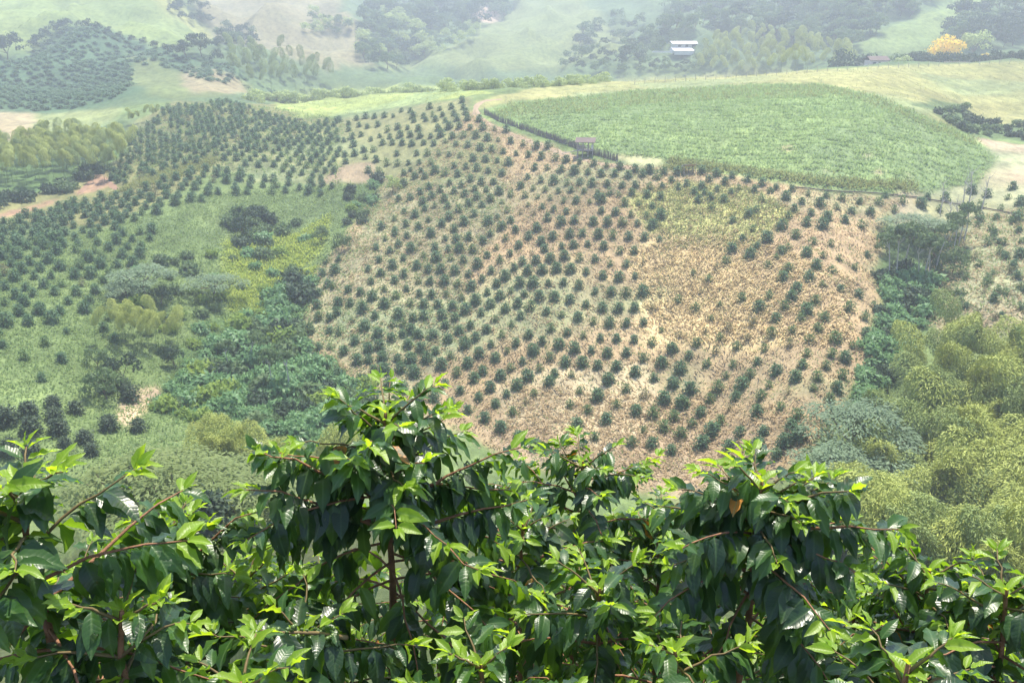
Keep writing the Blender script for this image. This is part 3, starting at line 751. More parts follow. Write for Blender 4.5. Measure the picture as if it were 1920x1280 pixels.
CROP2 = """675,555 615,590 550,600 495,590 680,590 695,620 630,625 565,630 510,630 770,660 705,655 645,655 580,665 525,660 460,640 400,640 335,610 385,610 290,640 240,640 185,645 135,645 85,655 40,680 790,705 720,705 660,700 600,700 540,705 470,660 430,710 405,665 370,705 315,700 260,715 205,690 145,700 100,690 40,715
920,720 855,710s 945,780 875,770s 815,765 750,750 680,750 620,755 555,745 500,750 440,750 385,745 330,745 270,755 215,750 165,770 110,745 60,760 15,775
1015,795s 1090,810 1155,810 975,850 905,840 840,830 775,820 705,805 640,800 580,780 515,795 460,790 395,795 340,790 285,790 230,790 180,830 125,830 70,800 75,850 20,855 1045,860 1115,870 1195,875 1255,885 1330,895 1410,905 1480,915s 1555,925 1640,940 1720,945 1800,955 1875,955
935,900 870,890 805,885 735,880 665,860 600,855 545,850 480,850 420,850 310,850 255,905 315,905 375,900 435,900 500,900 195,885 135,870 25,895
1010,920s 1080,930 1150,930s 1225,940 1300,950 1375,955 1450,965 1525,965 1600,975 1680,965 1760,980 1840,990
895,960 820,945 755,935 695,925 630,920 580,960 520,950 445,945 385,940 150,945 210,955
1040,980 1115,990 1185,995 1260,1005s 1330,1005 1400,1010 1485,1010 1565,1020 1640,1020 1720,1030 1790,1020 1880,1030
850,1000 780,1000 720,985 670,1015 605,1005 650,965 465,980 410,980 350,960 1000,1025 1070,1035s 1140,1040s 1210,1050 1280,1045 1355,1050 1430,1070 1500,1060 1545,1070 1620,1060 1705,1070 1780,1080
880,1055 810,1045 745,1040 555,1045 490,1030 350,1010 505,1080 440,1060 630,1050 690,1070 945,1070s 1025,1075s 1095,1080 1165,1090 1240,1105 1310,1105 1385,1110 1450,1100 1580,1120 1660,1120 1735,1135
320,1095 455,1110 385,1090 575,1095 710,1120 830,1095 755,1085 785,1130 895,1110s 1040,1125s 1120,1140 1185,1150 1255,1165 1320,1165s 1450,1160 1530,1170 1615,1180 1700,1185 1780,1190
595,1135 520,1130s 350,1165 465,1150 410,1185 655,1155 740,1180 925,1160s 870,1195 1000,1170s 1150,1205 1075,1170s 1225,1225 1300,1215 1405,1225 1485,1225 1570,1230 1650,1230 1735,1245
295,1205 360,1235 225,1250 485,1210 430,1250 560,1235 600,1195 685,1225 820,1225 895,1250 945,1215 1090,1260 300,1265 630,1265 970,1265"""
CROP3 = """20,1010 105,950 190,965 275,975 145,985 235,1000 65,1055 105,1025 190,1040 310,1035 155,1085 270,1055 230,1100 85,1100 440,1010 400,1045 360,985 520,1030 490,1050 445,1100 575,1085 610,1040 410,1155 370,1180 700,1065 665,1110 620,1150 800,1075 765,1125 890,1090 860,1140 985,1110 940,1165 1095,1115 1045,1170 1130,1075 1225,1105 1180,1155 1365,1080 1330,1125 1465,1090 1430,1150 1610,1050 1700,1070 1815,1085 1840,1030 1775,1145 1885,1115 1860,1210 1750,1200 1650,1190 1660,1135 1880,1170 590,1190 715,1175 805,1200 905,1215 690,1230 780,1245 550,1250 1000,1245 160,1140 280,1215 390,1260 120,1060"""
CROP4 = '1875,70 1720,230 1780,340 1890,400 1730,290s 1830,290 1770,410 1780,475 1840,480 1735,545 1840,550 1670,635 1725,630 1780,640 1890,560 1840,640s 1840,770 1760,730s 1890,800 1600,640s 1870,215 1820,160s 1890,150 1690,320 1710,380s 1800,230 1860,300 1880,450 1700,470s'
for s, ox, oy in ((CROP4, 0, 430), (CROP5, 640, 430), (CROP6, 1280, 430), (CROP2, 640, 0), (CROP3, 1280, 0)):
    L_ = crop(s, ox, oy)
    for u, v, sm in L_:
        far = 1.0 if v > 330 else 1.08
        k = 'bush'
        if sm: k = 'dry' if RNG.random() < .45 else 'pale'
        elif u > 1200 and v > 380 and RNG.random() < .38: k = 'pale'
        elif RNG.random() < .13: k = 'pale'
        d = (2.3 if not sm else 1.7) * far * RNG.uniform(.72, 1.16) * (.9 if k == 'pale' and not sm else 1)
        g = G_UP if (v < 340 and u < 930) else G_SP
        bush(u, v + (9 if v > 330 else 6), d, k, g)

def lattice(uv, rmin, sx, sy, rot, jit, dia, kinds, group, thin=.05, seed=3, edge=0):
    r = np.random.default_rng(seed)
    P = plan(uv, rmin); lo, hi = P.min(0), P.max(0); c, s = math.cos(rot), math.sin(rot); mid = (lo + hi) / 2; R = np.hypot(*(hi - lo)) / 2
    i, j = np.meshgrid(np.arange(-R, R, sx), np.arange(-R, R, sy)); i = i.copy(); i[1::2] += sx / 2
    q = np.stack([i.ravel(), j.ravel()], -1) + r.normal(0, jit, (i.size, 2))
    q[:, 1] += 2.0 * np.sin(q[:, 0] / 17)
    q = np.stack([q[:, 0] * c - q[:, 1] * s, q[:, 0] * s + q[:, 1] * c], -1) + mid
    q = q[inside(q[:, 0], q[:, 1], P) & (r.random(len(q)) > thin)]
    z = height(q[:, 0], q[:, 1])
    return np.concatenate([q, z[:, None]], 1)
def rows(uv, rmin, sx, sy, rot, jit, dia, pk, group, thin=.05, seed=3):
    for p in lattice(uv, rmin, sx, sy, rot, jit, dia, None, group, thin, seed):
        k = 'bush' if RNG.random() > pk else ('pale' if RNG.random() < .7 else 'dry')
        sc = dia * RNG.uniform(.72, 1.15)
        _u, _v = project(p); wh = 'on the brownish slope right of the tall trunks' if 'right' in group else 'in dense rows ' + ('at the left edge' if _u < 90 else 'left of the weedy slope' if _v > 420 else 'above the weedy slope' if _v > 330 else 'of the upper left hillside')
        lab = {'bush': 'dark green coffee bush ' + wh, 'pale': 'pale small coffee bush ' + wh, 'dry': 'sparse coffee bush ' + wh}[k] if wh else {'bush': 'dark green coffee bush in the dense rows of the upper left hillside', 'pale': 'small pale coffee bush on the upper left hillside', 'dry': 'sparse coffee bush on the upper left hillside'}[k]
        reg('coffee_bush', (k, int(RNG.integers(6))), p - [0, 0, .1], sc, lab, 'coffee bush', group)
rows([(205,340),(240,268),(315,203),(420,192),(480,204),(565,236),(638,226),(638,322),(600,340),(500,326),(400,296),(300,330),(225,352)], 185, 2.9, 3.3, .35, .2, 2.3, .12, G_UP, .08, 3)
rows([(228,366),(300,342),(400,312),(500,338),(640,348),(620,366),(480,362),(350,388),(240,418),(180,450),(-40,470),(-40,412),(0,420),(110,390),(140,382)], 150, 2.7, 3.2, .5, .2, 2.5, .08, G_UP, .05, 4)
rows([(180,448),(300,428),(270,500),(190,575),(100,610),(-60,640),(-60,468)], 110, 2.7, 3.4, .5, .22, 2.5, .1, G_UP, .06, 5)
rows([(-60,625),(100,598),(200,540),(250,600),(180,700),(-60,735)], 100, 4.2, 4.6, .5, .9, 1.9, .4, G_UP, .3, 6)
rows([(1750,450),(1815,415),(1960,392),(1960,600),(1830,598),(1745,590),(1735,540)], 120, 2.6, 4.4, 1.25, .4, 1.7, .5, 'coffee bushes on the brownish right slope', .12, 8)
finish('coffee_bush', 300, 'coffee_bush_rows', 'dense rows of dark coffee bushes filling the far hillside')

# ------------------------------------------------------------------ round dark shrubs on the valley floor, left
for u, v, w in ((15,795,52),(55,782,48),(60,812,50),(100,765,38),(103,790,44),(110,814,48),(143,776,40),(160,832,44),(205,806,46),(260,808,40),(243,750,48),(18,850,46),(122,840,34),(172,852,36),(200,735,44),(60,850,40),(228,730,40),(-30,820,50)):
    p = ground(u, v, 70)[0]; d = np.linalg.norm(p)
    reg('round_shrub', ('round', int(RNG.integers(6))), p, w / FPX * d * .82, 'round dark shrub with a tight dense crown on the valley floor', 'shrub', 'round dark shrubs on the valley floor')
finish('round_shrub', 300, 'round_shrub_mass')

# ------------------------------------------------------------------ shrubs
G_GL = 'leafy shrubs in the gully left of the straw field'
gully = [(290,765),(330,720),(420,640),(500,560),(560,525),(585,530),(560,600),(575,660),(620,705),(690,735),(680,800),(640,850),(540,815),(400,800)]
for u, v in scatter_uv(gully, 165, 22, 1):
    p = ground(u, v, 80)[0]; d = np.linalg.norm(p)
    k = 'leafy' if RNG.random() < .66 else ('leafy_dk' if RNG.random() < .25 else 'leafy_md' if RNG.random() < .6 else 'leafy_lt')
    w = ', upper end of' if v < 600 else ', middle of' if v < 700 else ', lower end of'
    w2 = ', right bank' if u > 560 - (v - 560) * .1 else ', left bank' if u < 430 else ''
    reg('shrub', (k, int(RNG.integers(6))), p - [0, 0, .3], RNG.uniform(26, 66) / FPX * d, {'leafy': 'teal', 'leafy_dk': 'dark', 'leafy_md': 'mid green', 'leafy_lt': 'pale'}[k] + ' leafy shrub' + w + ' left gully' + w2, 'shrub', G_GL)
for poly, n, md, ks, w, lab, grp, rmin in (
  ([(1650,520),(1690,500),(1745,520),(1735,600),(1690,690),(1640,740),(1600,790),(1610,700),(1650,600)], 44, 20, ('leafy', 'leafy_dk', 'leafy'), (32, 52), 'shrub in the right gully', 'shrubs in the right gully', 90),
  ([(655,345),(715,340),(720,360),(690,425),(650,425)], 13, 14, ('leafy_dk', 'leafy_md', 'leafy', 'leafy_lt'), (18, 32), 'shrub in the dip under the upper rows', 'dark shrubs in the dip', 140),
  ([(430,400),(500,395),(500,460),(440,470)], 12, 15, ('leafy_dk', 'leafy_md'), (26, 42), 'bushy shrub above the yellow-green grass', 'dark shrubs on the weedy slope', 120),
  ([(1742,205),(1800,195),(1850,235),(2000,235),(2000,262),(1880,262),(1800,245)], 34, 9, ('leafy_dk', 'leafy_md'), (14, 28), 'shrub in the upper right pasture hollow', 'shrubs in the pasture hollow', 215),
  ([(260,500),(430,470),(560,400),(590,420),(560,520),(420,630),(340,690),(260,640),(200,600)], 40, 24, ('leafy_md', 'leafy', 'leafy_lt', 'leafy_md'), (20, 44), 'shrub on the weedy left slope', 'shrubs on the weedy left slope', 90),
  ([(-40,374),(60,366),(120,346),(190,312),(205,322),(125,362),(0,388),(-40,392)], 22, 11, ('leafy_dk', 'leafy_dk', 'leafy_md'), (24, 36), 'shrub under the left bamboo grove', 'shrubs under the left grove', 170),
):
    for u, v in scatter_uv(poly, n, md, int(poly[0][0])):
        p = ground(u, v, rmin)[0]; d = np.linalg.norm(p)
        kk = ks[int(RNG.integers(len(ks)))]
        reg('shrub', (kk, int(RNG.integers(6))), p - [0, 0, .2], RNG.uniform(*w) / FPX * d, TONE[kk] + ' ' + lab + ', ' + quarter(poly, u, v), 'shrub', grp)
finish('shrub', 300, 'shrub_mass', 'low shrubs')

# ------------------------------------------------------------------ bamboo
def bamboo(u, vtop, r, key, lab, grp, hmin=5, hmax=16, wide=1.0):
    P, H = stand(u, vtop, r)
    h = float(np.clip(H[0], hmin, hmax))
    p = P[0].copy()
    if 'big right' in grp:
        w = ('topmost in' if vtop < 680 else 'high in' if vtop < 800 else 'midway in' if vtop < 920 else 'low in') + ' the big right grove' + (', left side' if u < 1760 else ', right side' if u > 1860 else '')
        lab = ('bright yellow-green' if key == 'bamboo' else 'duller green') + ' bamboo plume ' + w
    reg('bamboo', (key, int(RNG.integers(6))), p, h / 10, lab, 'bamboo', grp)
grove = [(1660,780),(1700,700),(1740,645),(1790,602),(1850,608),(1930,600),(2060,600),(2060,1180),(1650,1180),(1600,1010),(1650,900)]
for u, v in scatter_uv(grove, 150, lambda a: np.interp(a[1], [600, 1100], [27, 54]), 5):
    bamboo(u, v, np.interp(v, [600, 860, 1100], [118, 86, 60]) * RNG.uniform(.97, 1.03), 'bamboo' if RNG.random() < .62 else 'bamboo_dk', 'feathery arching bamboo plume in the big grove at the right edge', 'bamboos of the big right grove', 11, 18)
lg = [(-60,300),(0,290),(70,262),(150,232),(235,225),(238,262),(200,300),(120,335),(0,362),(-60,365)]
for u, v in scatter_uv(lg, 100, 13, 6):
    edge = np.interp(u, [-60, 0, 60, 120, 190, 235], [378, 374, 369, 352, 316, 290])
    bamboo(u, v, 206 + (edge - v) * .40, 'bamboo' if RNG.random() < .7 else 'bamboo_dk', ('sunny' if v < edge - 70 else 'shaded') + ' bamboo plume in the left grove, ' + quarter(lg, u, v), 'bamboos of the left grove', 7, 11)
for u, v in scatter_uv([(236,200),(300,185),(305,205),(245,250)], 12, 10, 7):
    bamboo(u, v, 268, 'bamboo', 'pale small bamboo above the upper coffee rows', 'small bamboos above the coffee rows', 3, 6)
for u, v in ((255,575),(285,560),(225,600),(245,605),(270,600),(300,605),(320,590),(330,615),(235,628),(250,632),(290,625),(310,645),(265,645),(228,655),(180,650),(280,660),(213,600)):
    bamboo(u, v, 134 - (v - 560) * .06, 'bamboo', 'yellow bamboo plume in the lone clump on the left slope', 'bamboos of the lone left clump', 5, 9)
for u, v in scatter_uv([(345,800),(400,772),(470,765),(540,790),(545,830),(480,850),(380,850)], 22, 22, 8):
    bamboo(u, v, 86, 'bamboo', 'yellow-green bamboo plume low in the valley', 'bamboos low in the valley', 4, 8)
for u, v in ((590,800),(610,790),(630,805),(600,822),(640,830)):
    bamboo(u, v, 86, 'bamboo', 'light bamboo plume behind the tallest near coffee tree', 'bamboos behind the tallest coffee tree', 4, 8)
for poly, n, md, key, r0, lab, grp in (
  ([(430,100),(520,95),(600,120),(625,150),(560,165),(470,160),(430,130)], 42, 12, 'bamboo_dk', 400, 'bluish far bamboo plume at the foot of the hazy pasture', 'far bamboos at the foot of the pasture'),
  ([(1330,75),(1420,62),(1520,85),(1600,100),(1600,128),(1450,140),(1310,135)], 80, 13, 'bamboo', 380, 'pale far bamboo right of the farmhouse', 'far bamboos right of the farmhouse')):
    for u, v in scatter_uv(poly, n, md, n):
        p = ground(u, v + 14, 350)[0]
        reg('bamboo', (key, int(RNG.integers(6))), p, RNG.uniform(.8, 1.15), lab, 'bamboo', grp)
finish('bamboo', 300, 'far_bamboo_thicket', 'far pale bamboo thicket')

# ------------------------------------------------------------------ trees
def tree(u, vb, wpx, key, lab, grp, rmin, cat='tree'):
    p = ground(u, vb, rmin)[0]; d = np.linalg.norm(p)
    reg('tree' if not key.startswith('acacia') else 'acacia_tree', (key, int(RNG.integers(4))), p - [0, 0, .2], wpx / FPX * d / UNIT_W[key] * 1.1, lab, cat, grp)
for u, v, w in ((15,112,46),(-8,108,40),(62,98,22),(75,88,24),(90,78,24),(105,66,22),(120,58,22),(128,52,16),(165,56,18),(183,58,15),(205,67,15),(225,75,14),(250,83,16),(270,88,16),(290,94,17),(310,100,18),(328,106,20),(350,112,34),(378,106,44),(410,120,26),(150,53,13)):
    tree(u, v, w, 'tree_dk', 'dark tree in the line along the top of the far left plantation', 'trees edging the far left plantation', 330)
for poly, n, md, ks, w, lab, grp, rmin in (
  ([(400,85),(410,55),(450,45),(482,60),(475,88)], 20, 8, ('tree_dk', 'tree_md'), (15, 24), 'tree in the far left patch', 'trees of the far left patch', 400),
  ([(315,25),(330,-8),(370,-8),(400,45)], 12, 8, ('tree_dk',), (14, 22), 'tree in the far fold at the top', 'trees in the far top fold', 420),
  ([(560,55),(590,20),(660,40),(650,62)], 18, 9, ('tree_md', 'tree_lt'), (14, 22), 'tree on the pale far brow', 'trees on the pale pasture brow', 420),
  ([(740,35),(750,-8),(965,-8),(960,25),(890,50),(800,60)], 50, 11, ('tree_dk', 'tree_dk', 'tree_md'), (22, 38), 'tree in the top centre wood', 'trees of the top centre wood', 450),
  ([(670,95),(690,10),(745,5),(790,60),(800,100),(760,125),(690,128)], 60, 12, ('tree_md', 'tree_md', 'tree_dk', 'tree_lt'), (20, 36), 'tree in the far wooded fold', 'trees of the far wooded fold', 420),
  ([(800,100),(800,60),(900,45),(880,75)], 22, 10, ('tree_md', 'tree_lt'), (14, 24), 'small tree below the far landslip', 'small trees below the landslip', 420),
  ([(1050,120),(1080,60),(1150,30),(1250,40),(1280,62),(1240,100),(1200,132),(1080,132)], 55, 13, ('tree_dk', 'tree_md', 'tree_md'), (16, 28), 'tree left of the white farmhouse', 'trees left of the farmhouse', 400),
  ([(1240,60),(1250,-8),(1780,-8),(1620,65),(1600,90),(1500,80),(1400,62)], 100, 15, ('tree_dk', 'tree_md', 'tree_md'), (24, 42), 'tree in the wood above the farmhouse', 'trees of the far wood above the farmhouse', 430),
  ([(1750,85),(1800,35),(1860,15),(1940,10),(1960,80)], 30, 14, ('tree_dk', 'tree_dk', 'tree_md'), (28, 44), 'tree behind the yellow-flowering tree', 'trees behind the yellow tree', 390),
  ([(1215,130),(1235,108),(1330,108),(1330,122),(1290,136)], 14, 11, ('tree_dk', 'tree_md'), (13, 19), 'tree just below the white farmhouse', 'trees below the farmhouse', 380),
):
    for u, v in scatter_uv(poly, n, md, int(poly[0][0] + n)):
        kk = ks[int(RNG.integers(len(ks)))]; tree(u, v + 8, RNG.uniform(*w), kk, TONE[kk] + ' ' + lab + ', ' + quarter(poly, u, v), grp, rmin)
# hedge of pale trees along the brow of the hill
brow = [(470,188),(560,180),(640,168),(760,162),(860,172),(950,166),(1050,158),(1150,150),(1300,142)]
for k in range(74):
    u = 470 + 850 * (k + RNG.random()) / 74; v = np.interp(u, [a for a, b in brow], [b for a, b in brow]) + RNG.uniform(-6, 5)
    P = ground(u, v, 265)[0]; d = np.linalg.norm(P); d = min(d, 360); h = np.hypot(P[0], P[1]); f = min(1, 350 / h); x, y = P[0] * f, P[1] * f
    w = RNG.uniform(20, 44)
    reg('tree', ('tree_lt' if RNG.random() < .97 else 'tree_md', int(RNG.integers(4))), (x, y, height(x, y) - RNG.uniform(.32, .5) * w / FPX * d), w / FPX * d / 7.0, 'pale tree in the brow hedge ' + ('left of the last coffee row' if u < 700 else 'above the top coffee row' if u < 900 else 'beyond the green field' if u < 1110 else 'right of the dirt track'), 'tree', 'hedge trees along the brow')
# dark row behind the right crest
for k in range(26):
    u = 1705 + k * 9.5; P, H = stand(u, RNG.uniform(80, 96), 372 + RNG.uniform(-5, 8))
    reg('tree', ('tree_dk', int(RNG.integers(4))), P[0], max(.7, H[0] / 8.2), 'dark tree in the row behind the upper right pasture', 'tree', 'dark row behind the right pasture')
for u, vt, r, key, lab in ((1610, 72, 372, 'tree_dk', 'tall dark tree beside the small pale house on the crest'), (1596, 90, 374, 'tree_dk', 'lower dark tree left of the small pale house on the crest'), (1674, 88, 374, 'tree_md', 'round green tree right of the small pale house'),
                           (1775, 50, 452, 'yellow', 'large tree covered in yellow blossom above the dark row'), (1858, 54, 392, 'yellow', 'small yellow-flowering tree right of the large yellow one'), (1832, 44, 458, 'tree_lt', 'pale round-crowned tree between the two yellow-flowering trees'),
                           (1702, 96, 366, 'tree_lt', 'pale tree at the left end of the dark row')):
    P, H = stand(u, vt, r); sc = max(.5, H[0] / 7.2)
    reg('tree', (key, 1), P[0] - [0, 0, max(0, sc * 6.9 - H[0])], sc, lab, 'tree', None)
    if u == 1858:
        REG['tree'][-1] = (REG['tree'][-1][0], P[0] + [0, 0, H[0] - 6.5], .45, lab, 'tree', None, 0.0)
        REG['tree'].pop()
        P2, H2 = stand(1858, 56, 466); reg('tree', ('yellow', 1), P2[0] + [0, 0, max(0, H2[0] - 5.4)] * np.array([0, 0, 0]), min(.75, max(.6, H2[0] / 7.2)), lab, 'tree', None)
# trees of the left slope and gully
for u, vb, w, key, lab in ((735,362,34,'tree_lt','light green tree at the top of the gully under the coffee rows'), (200,748,66,'tree_md','large dark bushy tree at the foot of the lone bamboo clump'), (232,715,60,'tree_dk','dark tree tucked right of the large bushy one below the bamboo clump'),
                           (182,690,40,'tree_md','green tree left of the lone bamboo clump'), (330,690,44,'tree_dk','dark shrubby tree right of the lone bamboo clump'), (305,575,40,'tree_dk','dark tree behind the lone bamboo clump'),
                           (455,445,44,'tree_dk','bluish tree on the weedy slope above the yellow grass'), (480,420,40,'tree_dk','bluish tree uphill on the weedy slope'), (640,470,36,'tree_md','green tree on the edge of the straw field by the gully'), (605,455,34,'tree_md','green tree at the head of the gully')):
    tree(u, vb, w, key, lab, None, 80)
for u, vb, w, h in ((512,735,46,1),(545,742,48,1.1),(470,690,40,.9),(430,700,36,.85)):
    tree(u, vb, w, 'tall', 'slim pale-trunked tree among the gully shrubs', 'pale-trunked trees in the gully', 80)
for u, vb, w in ((1666,524,46),(1679,522,52),(1694,510,48),(1721,528,42),(1731,529,48),(1740,527,42),(1776,474,40),(1797,462,42),(1786,482,38),(1756,500,42)):
    tree(u, vb, w, 'tall', 'tall pale-trunked tree with dark crown at the head of the right gully', 'tall pale trunks of the right gully', 120)
for u, vb, w in ((1665,480,40),(1745,490,50),(1785,512,46)):
    tree(u, vb, w, 'tree_md', 'bushy tree behind the tall pale trunks', 'dark trees behind the pale trunks', 120)
finish('tree', 300, 'far_wood', 'hazy far wood')
for u, vb, w, key, lab, rmin in ((270,553,120,'acacia_low','flat layered grey-green acacia above the lone bamboo clump',110), (238,562,80,'acacia_low','smaller layered acacia left of the larger one above the bamboo clump',110), (402,560,105,'acacia_low','layered acacia right of the lone bamboo clump',100),
     (1712,452,110,'acacia_low','layered acacia crown above the tall pale trunks',130), (1750,448,80,'acacia_low','smaller acacia crown behind the tall pale trunks',130),
):
    tree(u, vb, w, key, lab, None, rmin, 'acacia')
for u, vt, r, sc, key, lab in ((1625,748,92,1.15,'acacia','layered grey-green acacia at the lower edge of the straw field'), (1575,835,84,1.0,'acacia','lower layered acacia left of the bamboo grove'), (1665,815,86,1.0,'acacia','layered acacia half hidden by the bamboo grove'),
     (290,815,72,1.1,'acacia_lt','pale acacia canopy behind the top shoots of the left coffee tree'), (410,850,68,1.0,'acacia_lt','pale acacia canopy between the left and central coffee trees'), (240,850,66,1.0,'acacia_lt','pale acacia canopy nearest the left coffee tree'), (480,860,70,.9,'acacia_lt','pale acacia canopy left of the tallest coffee tree'), (340,880,62,.9,'acacia_lt','lowest pale acacia canopy in the valley'), (445,905,58,.9,'acacia_lt','nearest pale acacia canopy under the bamboo')):
    P, H = stand(u, vt, r)
    while H[0] < 4.0 and r < 92: r += 2; P, H = stand(u, vt, r)
    reg('acacia_tree', (key, int(RNG.integers(4))), P[0], min(H[0], 11) / 7.9, lab, 'acacia', None)
finish('acacia_tree', 300, 'acacia_mass')
P, H = stand(385, 905, 56)
place(('round', 2), 'round_shrub', P[0] + [0, 0, max(0, H[0] - 3.2)] - [0, 0, .2], .4, 3.6, 'round yellow-green bush below the acacia canopies', 'shrub', None)

def dead_tree(u, vb, hpx, seed, lab):
    p = ground(u, vb, 130)[0]; d = np.linalg.norm(p); h = hpx / FPX * d; r = np.random.default_rng(seed)
    e = empty('dead_tree', p, 0, label=lab, cat='dead tree', group='leafless trees on the right slope')
    T = np.array([[0, 0, -.2], [.03 * h, 0, .35 * h], [r.uniform(-.08, .08) * h, 0, .75 * h], [r.uniform(-.12, .12) * h, 0, h]])
    put('trunk', mesh_np('trunk', *tube(T, [.13, .10, .06, .02], 5), M['pale_bark']), parent=e)
    for k in range(9):
        s = r.uniform(.35, .95); b = T[1] + (T[3] - T[1]) * (s - .35) / .65; a = r.uniform(0, 6.28); l = h * r.uniform(.2, .4)
        q = b + np.array([math.cos(a) * l * .6, math.sin(a) * l * .4, l * .7])
        put('limb', mesh_np('limb', *tube(np.array([b, (b + q) / 2 + [0, 0, -.1 * l], q]), [.05, .035, .012], 4), M['pale_bark']), parent=e)
for k, (u, vb, h) in enumerate(((1762,400,52),(1800,402,72),(1815,385,62),(1790,440,66),(1775,425,40),(1840,395,60),(1806,455,80))):
    dead_tree(u, vb, h, k, ('small bare pale tree, leftmost of the leafless ones above the right gully', 'tallest forked bare pale tree above the right gully', 'bare pale tree just right of the tallest leafless one', 'bare pale tree downhill of the tallest leafless one', 'shortest bare pale tree beside the layered acacia', 'bare pale tree furthest right of the leafless ones', 'bare pale tree lowest down, beside the tall dark crowns')[k])

# ------------------------------------------------------------------ ground cover that nobody could count
def tufts(name, uv, rmin, n, blades, L, W, mat, spread, up=.7, label=None, seed=0, flatdir=None, row=0):
    r = np.random.default_rng(seed + 77)
    P = plan(uv, rmin); lo, hi = P.min(0), P.max(0); q = []
    while sum(len(a) for a in q) < n:
        a = r.uniform(lo, hi, (n * 2, 2)); q.append(a[inside(a[:, 0], a[:, 1], P)])
        if len(q) > 20: break
    q = np.concatenate(q)[:n]
    if row:
        t = q[:, 1] + .35 * q[:, 0]; q[:, 1] += (np.round(t / row) * row - t) * .8
    C = np.repeat(q, blades, 0) + r.normal(0, spread, (len(q) * blades, 2)); m = len(C)
    z = height(C[:, 0], C[:, 1]) - .03
    A = np.stack([r.normal(0, 1, m), r.normal(0, 1, m), np.abs(r.normal(up, .35, m))], -1)
    if flatdir is not None: A[:, :2] = A[:, :2] * .5 + np.repeat(flatdir(q), blades, 0)
    A = unit(A); N = unit(frame_up(A) + r.normal(0, .3, A.shape))
    V, F = leaves(np.concatenate([C, z[:, None]], 1), A, N, L * r.uniform(.5, 1.3, m), W * r.uniform(.6, 1.3, m))
    return V
def stuff(name, arrs, label=None):
    V = np.concatenate([a for a, m in arrs]); mats = []; mi = []
    for a, m in arrs:
        if m not in mats: mats.append(m)
        mi.append(np.full(len(a) // 4, mats.index(m)))
    tag(put(name, mesh_np(name, V, np.arange(len(V)).reshape(-1, 4), None, False, mats, np.concatenate(mi))), label, kind='stuff')
down = lambda q: np.stack([np.sin(q[:, 0] / 9) * .7, -np.ones(len(q))], -1)
stuff('straw_mulch', [(tufts('', SPUR, 84, 9000, 5, .95, .14, None, .5, .12, seed=1, flatdir=down), M['straw']),
                      (tufts('', [(1180,470),(1190,560),(1260,640),(1600,640),(1600,520),(1420,440),(1300,440)], 100, 2200, 5, 1.1, .16, None, .5, .12, seed=2, flatdir=down), M['straw_lt']),
                      (tufts('', [(960,720),(940,830),(1300,920),(1480,880),(1560,790),(1400,760)], 84, 2200, 5, .9, .14, None, .5, .15, seed=3), M['straw']),
                      (tufts('', SPUR, 84, 5200, 4, .5, .12, None, .35, .8, seed=4), M['weed']),
                      (tufts('', [(1180,360),(1240,470),(1420,460),(1500,400),(1400,350),(1270,340)], 130, 1600, 5, .8, .16, None, .4, .6, seed=5), M['grass_y']),
                      (tufts('', [(720,345),(650,440),(590,520),(560,640),(640,720),(860,640),(880,500),(960,400),(960,340)], 90, 2600, 5, .7, .14, None, .4, .5, seed=6), M['weed'])],
      'dry straw and cut grass lying over the hillside')
stuff('long_grass', [(tufts('', LUSHF, 150, 8500, 7, .95, .18, None, .5, .75, seed=7, row=2.6), M['grass']),
                     (tufts('', [(1240,318),(1400,328),(1560,350),(1720,358),(1720,345),(1500,330),(1260,295)], 150, 700, 6, 1.0, .22, None, .5, .75, seed=8), M['grass_y']),
                     (tufts('', [(905,215),(960,195),(1180,172),(1540,160),(1640,180),(1740,222),(1830,262),(1815,272),(1700,225),(1600,185),(1400,185),(1180,200),(960,225)], 150, 1300, 6, 1.0, .22, None, .6, .8, seed=9), M['grass_y'])],
      'long lumpy green grass of the upper field')
stuff('weeds', [(tufts('', [(-60,470),(-60,900),(300,900),(600,800),(700,740),(560,640),(590,520),(720,345),(640,345),(380,365),(200,430)], 85, 14000, 6, .55, .15, None, .6, .7, seed=10), M['weed']),
                (tufts('', gully, 80, 2500, 6, .9, .3, None, .6, .7, seed=11), M['leafy']),
                (tufts('', [(420,455),(560,440),(620,400),(600,470),(520,540),(430,590)], 120, 1900, 6, .9, .2, None, .5, .8, seed=12), M['grass_l']),
                (tufts('', [(595,500),(580,520),(475,600),(430,606),(520,545),(560,510)], 120, 700, 6, .8, .16, None, .4, .8, seed=31), M['grass_l']),  # yellow blades on the crest strip, bright to look sunlit
                (tufts('', [(205,340),(240,265),(315,200),(420,190),(640,222),(640,345),(500,330),(300,335)], 185, 3000, 4, .8, .25, None, .5, .7, seed=13), M['weed']),
                (tufts('', [(300,320),(390,296),(420,300),(330,335),(215,362),(190,372)], 185, 900, 6, .8, .2, None, .5, .8, seed=14), M['grass_y']),
                (tufts('', [(1760,420),(1940,385),(1940,620),(1780,640),(1720,590)], 110, 900, 5, .7, .16, None, .5, .4, seed=15), M['weed']),
                (tufts('', [(1760,420),(1940,385),(1940,620),(1780,640),(1720,590)], 110, 1500, 5, .9, .14, None, .5, .15, seed=25), M['straw'])],
      'rough weeds over the left slope')
stuff('pasture_grass', [(tufts('', [(1180,150),(1700,122),(1960,108),(1960,262),(1920,262),(1830,255),(1740,220),(1640,178),(1540,157),(1180,170),(960,192)], 190, 3500, 5, .42, .14, None, .8, .6, seed=16), M['grass_y']),
                        (tufts('', [(510,182),(620,168),(830,160),(930,175),(880,180),(640,216),(565,222)], 230, 1500, 5, .4, .14, None, .8, .7, seed=17), M['grass_y'])],
      'short yellowing pasture grass')
